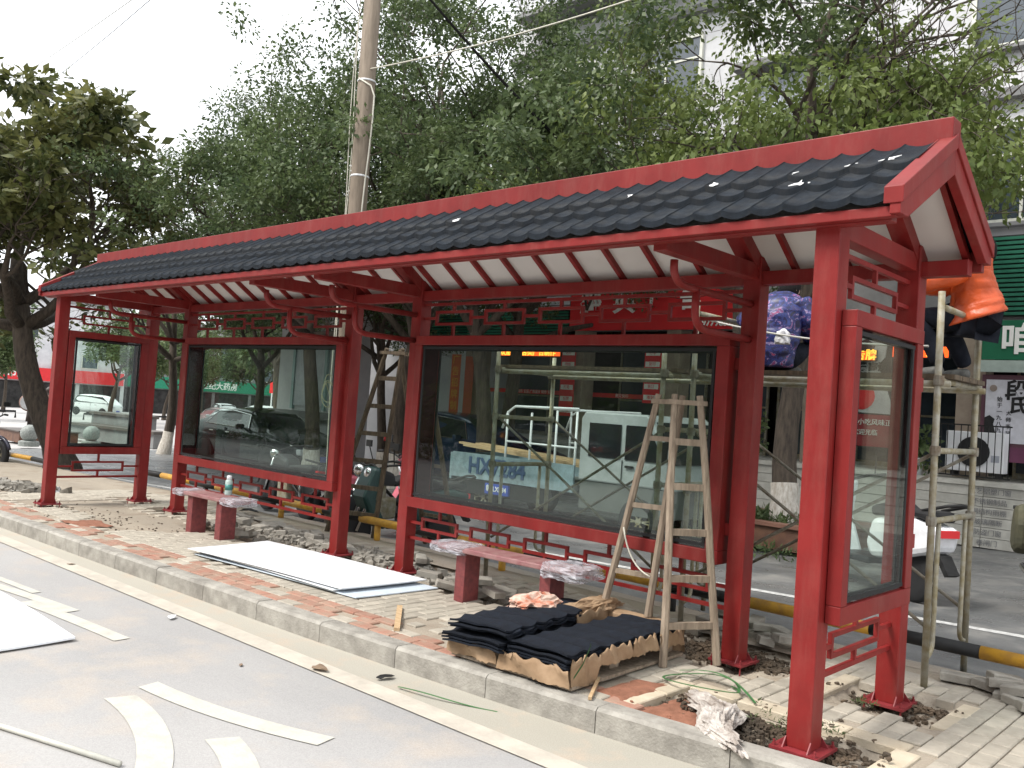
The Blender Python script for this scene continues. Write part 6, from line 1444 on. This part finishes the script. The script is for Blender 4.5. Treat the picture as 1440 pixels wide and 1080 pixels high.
# light truck: white crew cab with rail cage, flat bed with lumber, lettered tailgate
tk = thing('flatbed_truck', 'white truck with lettered bed side and pale lumber behind the right display case', 'truck', (-5.65, 6.80, gback(-6.5)), 0.0)
obj('cab_skirt', MB().box(-0.42, 1.08, -0.76, 0.76, 0.40, 0.80), tk, mat('grey_skirt', (0.10, 0.105, 0.10), 0.6))
cabw = MB().prism([(-0.45, 0.80), (1.20, 0.80), (1.22, 0.85), (1.12, 1.12), (0.78, 1.72), (0.68, 1.80), (-0.38, 1.80), (-0.45, 1.70)], 'y', -0.78, 0.78)
obj('cab', cabw, tk, mat('dull_white_cab', (0.38, 0.40, 0.41), 0.35, scale=3, col2=(0.28, 0.30, 0.30)), bevel=0.05)
for s in (-0.79, 0.79):
    w0, w1 = sorted((s, s*1.008))
    obj('side_window', MB().prism([(-0.28, 1.16), (0.28, 1.16), (0.28, 1.64), (-0.28, 1.64)], 'y', w0, w1), tk, CGLASS)
    obj('side_window', MB().prism([(0.36, 1.16), (1.0, 1.16), (0.74, 1.64), (0.36, 1.64)], 'y', w0, w1), tk, CGLASS)
    obj('door_seam', MB().box(0.315, 0.325, w0, w1, 0.82, 1.15), tk, BLKP); obj('door_handle', MB().box(0.38, 0.52, min(s, s*1.03), max(s, s*1.03), 1.05, 1.08), tk, BLKP)
    obj('mirror', MB().box(1.02, 1.07, min(s*1.03, s*1.25), max(s*1.03, s*1.25), 1.18, 1.45), tk, BLKP)
obj('rear_cab_window', MB().box(-0.475, -0.452, -0.55, 0.55, 1.22, 1.62), tk, CGLASS)
obj('windscreen', MB().prism([(1.13, 1.14), (1.15, 1.15), (0.80, 1.71), (0.78, 1.70)], 'y', -0.70, 0.70), tk, CGLASS)
bed = obj('bed_floor', MB().box(-3.05, -0.50, -0.785, 0.785, 0.62, 0.70), tk, mat('bed_grey', (0.16, 0.17, 0.16), 0.7))
BEDP = mat('pale_blue_bed', (0.24, 0.32, 0.36), 0.6, scale=8, col2=(0.15, 0.20, 0.22))
for s in (-0.82, 0.79): sb_ = obj('side_board', MB().box(-3.05, -0.50, s, s+0.03, 0.60, 1.0), tk, BEDP)
tg = obj('tailgate', MB().box(-3.10, -3.055, -0.82, 0.82, 0.55, 0.98), tk, BEDP)
INKB = mat('blue_letters', (0.05, 0.08, 0.15), 0.6)
text('side_lettering', 'HX7284', 0.36, INKB, tk, (-2.05, -0.826, 0.80), bold=0.010)
obj('side_plate', MB().box(-2.25, -1.75, -0.84, -0.80, 0.40, 0.56), tk, mat('plate_blue', (0.02, 0.06, 0.35), 0.5)); obj('guard_rail', MB().box(-2.9, -0.9, -0.80, -0.77, 0.36, 0.58), tk, BLKP)
obj('number_plate', MB().box(-3.125, -3.112, -0.24, 0.20, 0.36, 0.50), tk, mat('plate_blue', (0.02, 0.06, 0.35), 0.5)); text('plate_lettering', '赣 LXF84', 0.11, INKW, tk, (-2.0, -0.845, 0.48))
obj('rear_bumper', MB().box(-3.12, -3.06, -0.80, 0.80, 0.34, 0.54), tk, BLKP)
for s in (-0.6, 0.55): obj('tail_light', MB().box(-3.15, -3.121, s-0.12, s+0.12, 0.40, 0.50), tk, REDSIGN)
for xx in (-1.9, -1.4, -0.9, -0.52):
    for yy in (-0.79, 0.79): obj('cage_post', MB().tube([(xx, yy, 0.7), (xx, yy, 1.78)] if yy > 0 or xx > -1.0 else [(xx, yy, 0.7), (xx, yy, 1.72)], 0.018, 8), tk, WHITE, True)
for yy in (-0.79, 0.79):
    obj('cage_rail', MB().tube([(-2.0, yy, 1.45), (-1.9, yy, 1.70), (-1.75, yy, 1.80), (-0.5, yy, 1.82)], 0.02, 8), tk, WHITE, True)
    obj('cage_rail', MB().tube([(-1.9, yy, 1.25), (-0.5, yy, 1.25)], 0.016, 8), tk, WHITE, True)
for xx in (-1.75, -1.1, -0.52): obj('cage_rail', MB().tube([(xx, -0.79, 1.80), (xx, 0.79, 1.80)], 0.018, 8), tk, WHITE, True)
for xx in (0.62, -2.35):
    for s in (-0.68, 0.68): wheel(tk, (xx, s, 0.33), 0.33, 0.19, STEEL, 6)
G_L = 'pale planks lying on the truck bed'
for k in range(9):
    a = rnd.uniform(-0.04, 0.04)
    o = obj('plank', MB().box(-1.35, 1.35, -0.055, 0.055, 0, 0.03), None, PINE, loc=(-7.35+rnd.uniform(-0.15, 0.25), 6.25+0.12*(k % 5), gback(-7)+1.03+0.034*(k//5)), rot=(0, 0.05, a))
    tag(o, 'pale plank lying on the truck bed behind the right display case', 'plank', G_L)
crumple('red_bundle', 'red plastic bundle on the ground left of the white truck', 'bundle', (-8.6, 5.2, 0.10), (0.24, 0.22, 0.30), mat('red_plastic', (0.5, 0.03, 0.02), 0.5), 9.2, 3)

def motorbike(label, x, y, z, rz, paint, cover=False, scooter=False, box=False, name='motorcycle', group=None):
    t = thing(name, label, 'scooter' if scooter else 'motorcycle', (x, y, z), rz, group); wr = 0.22 if scooter else 0.28; wb = 1.22
    wheel(t, (0, 0, wr), wr, 0.10, STEEL, 6); wheel(t, (wb, 0, wr), wr, 0.10, STEEL, 6)
    for s in (-0.07, 0.07): obj('fork', MB().tube([(wb, s, wr), (wb-0.25, s, 0.82)], 0.022, 8), t, CHROME, True)
    obj('handlebar', MB().tube([(wb-0.40, -0.34, 1.02), (wb-0.30, -0.22, 1.0), (wb-0.27, 0, 0.94), (wb-0.30, 0.22, 1.0), (wb-0.40, 0.34, 1.02)], 0.014, 8), t, BLKP, True)
    for s in (-1, 1):
        obj('grip', MB().tube([(wb-0.41, s*0.36, 1.02), (wb-0.45, s*0.46, 1.01)], 0.02, 8), t, BLACK, True)
        obj('mirror', MB().tube([(wb-0.34, s*0.26, 1.02), (wb-0.30, s*0.30, 1.20)], 0.007, 6).cbox((wb-0.31, s*0.33, 1.23), (0.02, 0.13, 0.08)), t, BLKP)
    obj('headlamp', MB().lathe([(0.03, -0.06), (0.08, 0.0), (0.085, 0.05), (0.05, 0.07)], (wb-0.18, 0, 0.88), 14, Matrix.Rotation(PI/2, 3, 'Y')), t, CHROME, True)
    if scooter:
        b = MB().prism([(-0.30, 0.46), (-0.34, 0.66), (-0.05, 0.72), (0.42, 0.66), (0.50, 0.42), (0.42, 0.30), (0.05, 0.36)], 'y', -0.14, 0.14); obj('rear_fairing', b, t, paint, bevel=0.05)
        obj('footboard', MB().box(0.42, 0.86, -0.15, 0.15, 0.24, 0.30), t, DARK, bevel=0.02)
        obj('leg_shield', MB().prism([(0.84, 0.24), (1.02, 0.60), (0.96, 0.96), (1.06, 0.98), (1.20, 0.62), (1.10, 0.42), (0.94, 0.24)], 'y', -0.17, 0.17), t, paint, bevel=0.05)
        obj('seat', MB().prism([(-0.30, 0.70), (-0.28, 0.80), (0.10, 0.78), (0.20, 0.83), (0.46, 0.76), (0.44, 0.67), (-0.05, 0.73)], 'y', -0.13, 0.13), t, BLACK, bevel=0.035)
        obj('tail_rack', MB().tube([(-0.15, -0.1, 0.79), (-0.42, -0.1, 0.86), (-0.46, 0, 0.87), (-0.42, 0.1, 0.86), (-0.15, 0.1, 0.79)], 0.014, 8), t, BLKP, True)
        obj('mudguard', MB().prism([(-0.32, 0.44), (-0.42, 0.30), (-0.38, 0.28), (-0.26, 0.45)], 'y', -0.06, 0.06), t, BLKP)
        obj('tail_light', MB().cbox((-0.33, 0, 0.62), (0.05, 0.20, 0.06)), t, REDSIGN)
    else:
        obj('frame', MB().tube([(0, 0.06, wr), (0.35, 0.05, 0.45), (0.55, 0, 0.62), (0.95, 0, 0.80), (0.80, 0, 0.30), (0.35, 0, 0.28), (0, -0.06, wr)], 0.022, 8), t, BLKP, True)
        obj('engine', MB().cbox((0.58, 0, 0.38), (0.30, 0.24, 0.28)).lathe([(0.09, -0.05), (0.09, 0.20)], (0.66, 0, 0.50), 12), t, STEEL, bevel=0.03)
        obj('fuel_tank', MB().prism([(0.45, 0.66), (0.50, 0.84), (0.75, 0.90), (0.93, 0.84), (0.92, 0.70)], 'y', -0.13, 0.13), t, paint, bevel=0.05)
        obj('seat', MB().prism([(-0.25, 0.70), (-0.25, 0.80), (0.15, 0.79), (0.45, 0.75), (0.48, 0.66)], 'y', -0.13, 0.13), t, BLACK, bevel=0.035)
        for w_ in (0, wb): obj('mudguard', MB().tube([(w_+(wr+0.05)*math.cos(a), 0, wr+(wr+0.05)*math.sin(a)) for a in [R_(20+14*k) for k in range(11)]], 0.035, 6), t, paint, True)
        obj('exhaust', MB().tube([(0.55, -0.14, 0.30), (0.2, -0.16, 0.25), (-0.3, -0.17, 0.32)], [0.02, 0.035, 0.04], 10), t, CHROME, True)
        obj('tail_light', MB().cbox((-0.30, 0, 0.70), (0.06, 0.14, 0.08)), t, REDSIGN)
        for s in (-0.11, 0.11): obj('shock_absorber', MB().tube([(0.02, s, wr+0.02), (0.12, s, 0.66)], 0.025, 8), t, CHROME, True)
    if box: obj('top_box', MB().box(-0.55, -0.18, -0.2, 0.2, 0.82, 1.12), t, DARK, bevel=0.03)
    if cover:
        KH = mat('olive_cover', (0.085, 0.080, 0.045), 0.8, scale=6, col2=(0.05, 0.05, 0.03), bump=0.5)
        for s in (-1, 1): obj('hand_muff', MB().prism([(0.60, 0.64), (0.64, 0.86), (0.74, 1.04), (0.92, 1.06), (0.97, 0.86), (0.92, 0.62), (0.75, 0.55)], 'y', min(s*0.17, s*0.46), max(s*0.17, s*0.46)), t, KH, bevel=0.06)
        obj('wind_apron', MB().prism([(0.98, 0.55), (1.02, 0.95), (0.86, 1.26), (0.88, 1.29), (1.08, 0.96), (1.06, 0.52)], 'y', -0.34, 0.34), t, KH, bevel=0.02)
    return t
motorbike('white scooter with black seat, tail towards the scaffold at the right', -1.12, 5.25, gback(-1), R_(150), mat('white_plastic', (0.75, 0.76, 0.78), 0.25), scooter=True, name='scooter').scale = (1.18,)*3
motorbike('motorcycle with olive hand covers at the right edge of the photo', -0.22, 6.5, gback(0), R_(-68), mat('dark_maroon', (0.08, 0.02, 0.02), 0.3), cover=True)
motorbike('dark motorcycle at the left edge of the photo, only its front wheel half showing', -17.9, 1.35, -0.28, R_(18), mat('dark_bike_paint', (0.03, 0.03, 0.05), 0.3))
G_MC = 'motorcycles crowded behind the dark stepladder'
motorbike('motorcycle with pink leg apron behind the dark stepladder', -8.6, 3.6, gback(-8), R_(70), mat('pink_apron', (0.50, 0.10, 0.14), 0.5), scooter=True, group=G_MC)
motorbike('dark motorcycle with chrome parts behind the rungs of the dark stepladder', -7.3, 3.9, gback(-8), R_(-80), DARK, group=G_MC)
motorbike('green scooter low behind the dark stepladder near the left post of the right case', -6.3, 3.55, gback(-7), R_(-100), mat('teal_plastic', (0.012, 0.045, 0.042), 0.4), scooter=True, group=G_MC)
motorbike('dark motorcycle parked under the lower lattice of the left display case', -8.9, 3.35, gback(-9), R_(175), DARK, group=G_MC)
mp = motorbike('distant moped passing in front of the white minivan', -56, 26.2, gback(-56)-0.1, R_(215), DARK, scooter=True, name='moped')
rd_ = thing('person', 'moped rider in a white top and helmet on the far road', 'person', (-56, 26.2, gback(-56)-0.1), R_(215))
skinmesh('body', [Vector(p) for p in [(0.25, 0, 0.85), (0.30, 0, 1.12), (0.34, 0, 1.36), (0.36, 0, 1.50), (0.36, 0.18, 1.32), (0.55, 0.26, 1.12), (0.80, 0.30, 1.03), (0.36, -0.18, 1.32), (0.55, -0.26, 1.12), (0.80, -0.30, 1.03)]], [(0, 1), (1, 2), (2, 3), (2, 4), (4, 5), (5, 6), (2, 7), (7, 8), (8, 9)], [0.15, 0.14, 0.15, 0.06, 0.07, 0.055, 0.04, 0.07, 0.055, 0.04], mat('white_shirt', (0.6, 0.6, 0.62), 0.8), rd_, 1)
skinmesh('legs', [Vector(p) for p in [(0.25, 0, 0.86), (0.40, 0.12, 0.84), (0.68, 0.12, 0.74), (0.62, 0.12, 0.34), (0.74, 0.12, 0.30), (0.40, -0.12, 0.84), (0.68, -0.12, 0.74), (0.62, -0.12, 0.34), (0.74, -0.12, 0.30)]], [(0, 1), (1, 2), (2, 3), (3, 4), (0, 5), (5, 6), (6, 7), (7, 8)], [0.13, 0.09, 0.07, 0.05, 0.04, 0.09, 0.07, 0.05, 0.04], DNM, rd_, 1)
hh = MB().lathe([(0.01, -0.13), (0.10, -0.10), (0.135, 0.0), (0.11, 0.10), (0.02, 0.14)], (0.38, 0, 1.64), 14); obj('helmet', hh, rd_, WHITE, True)
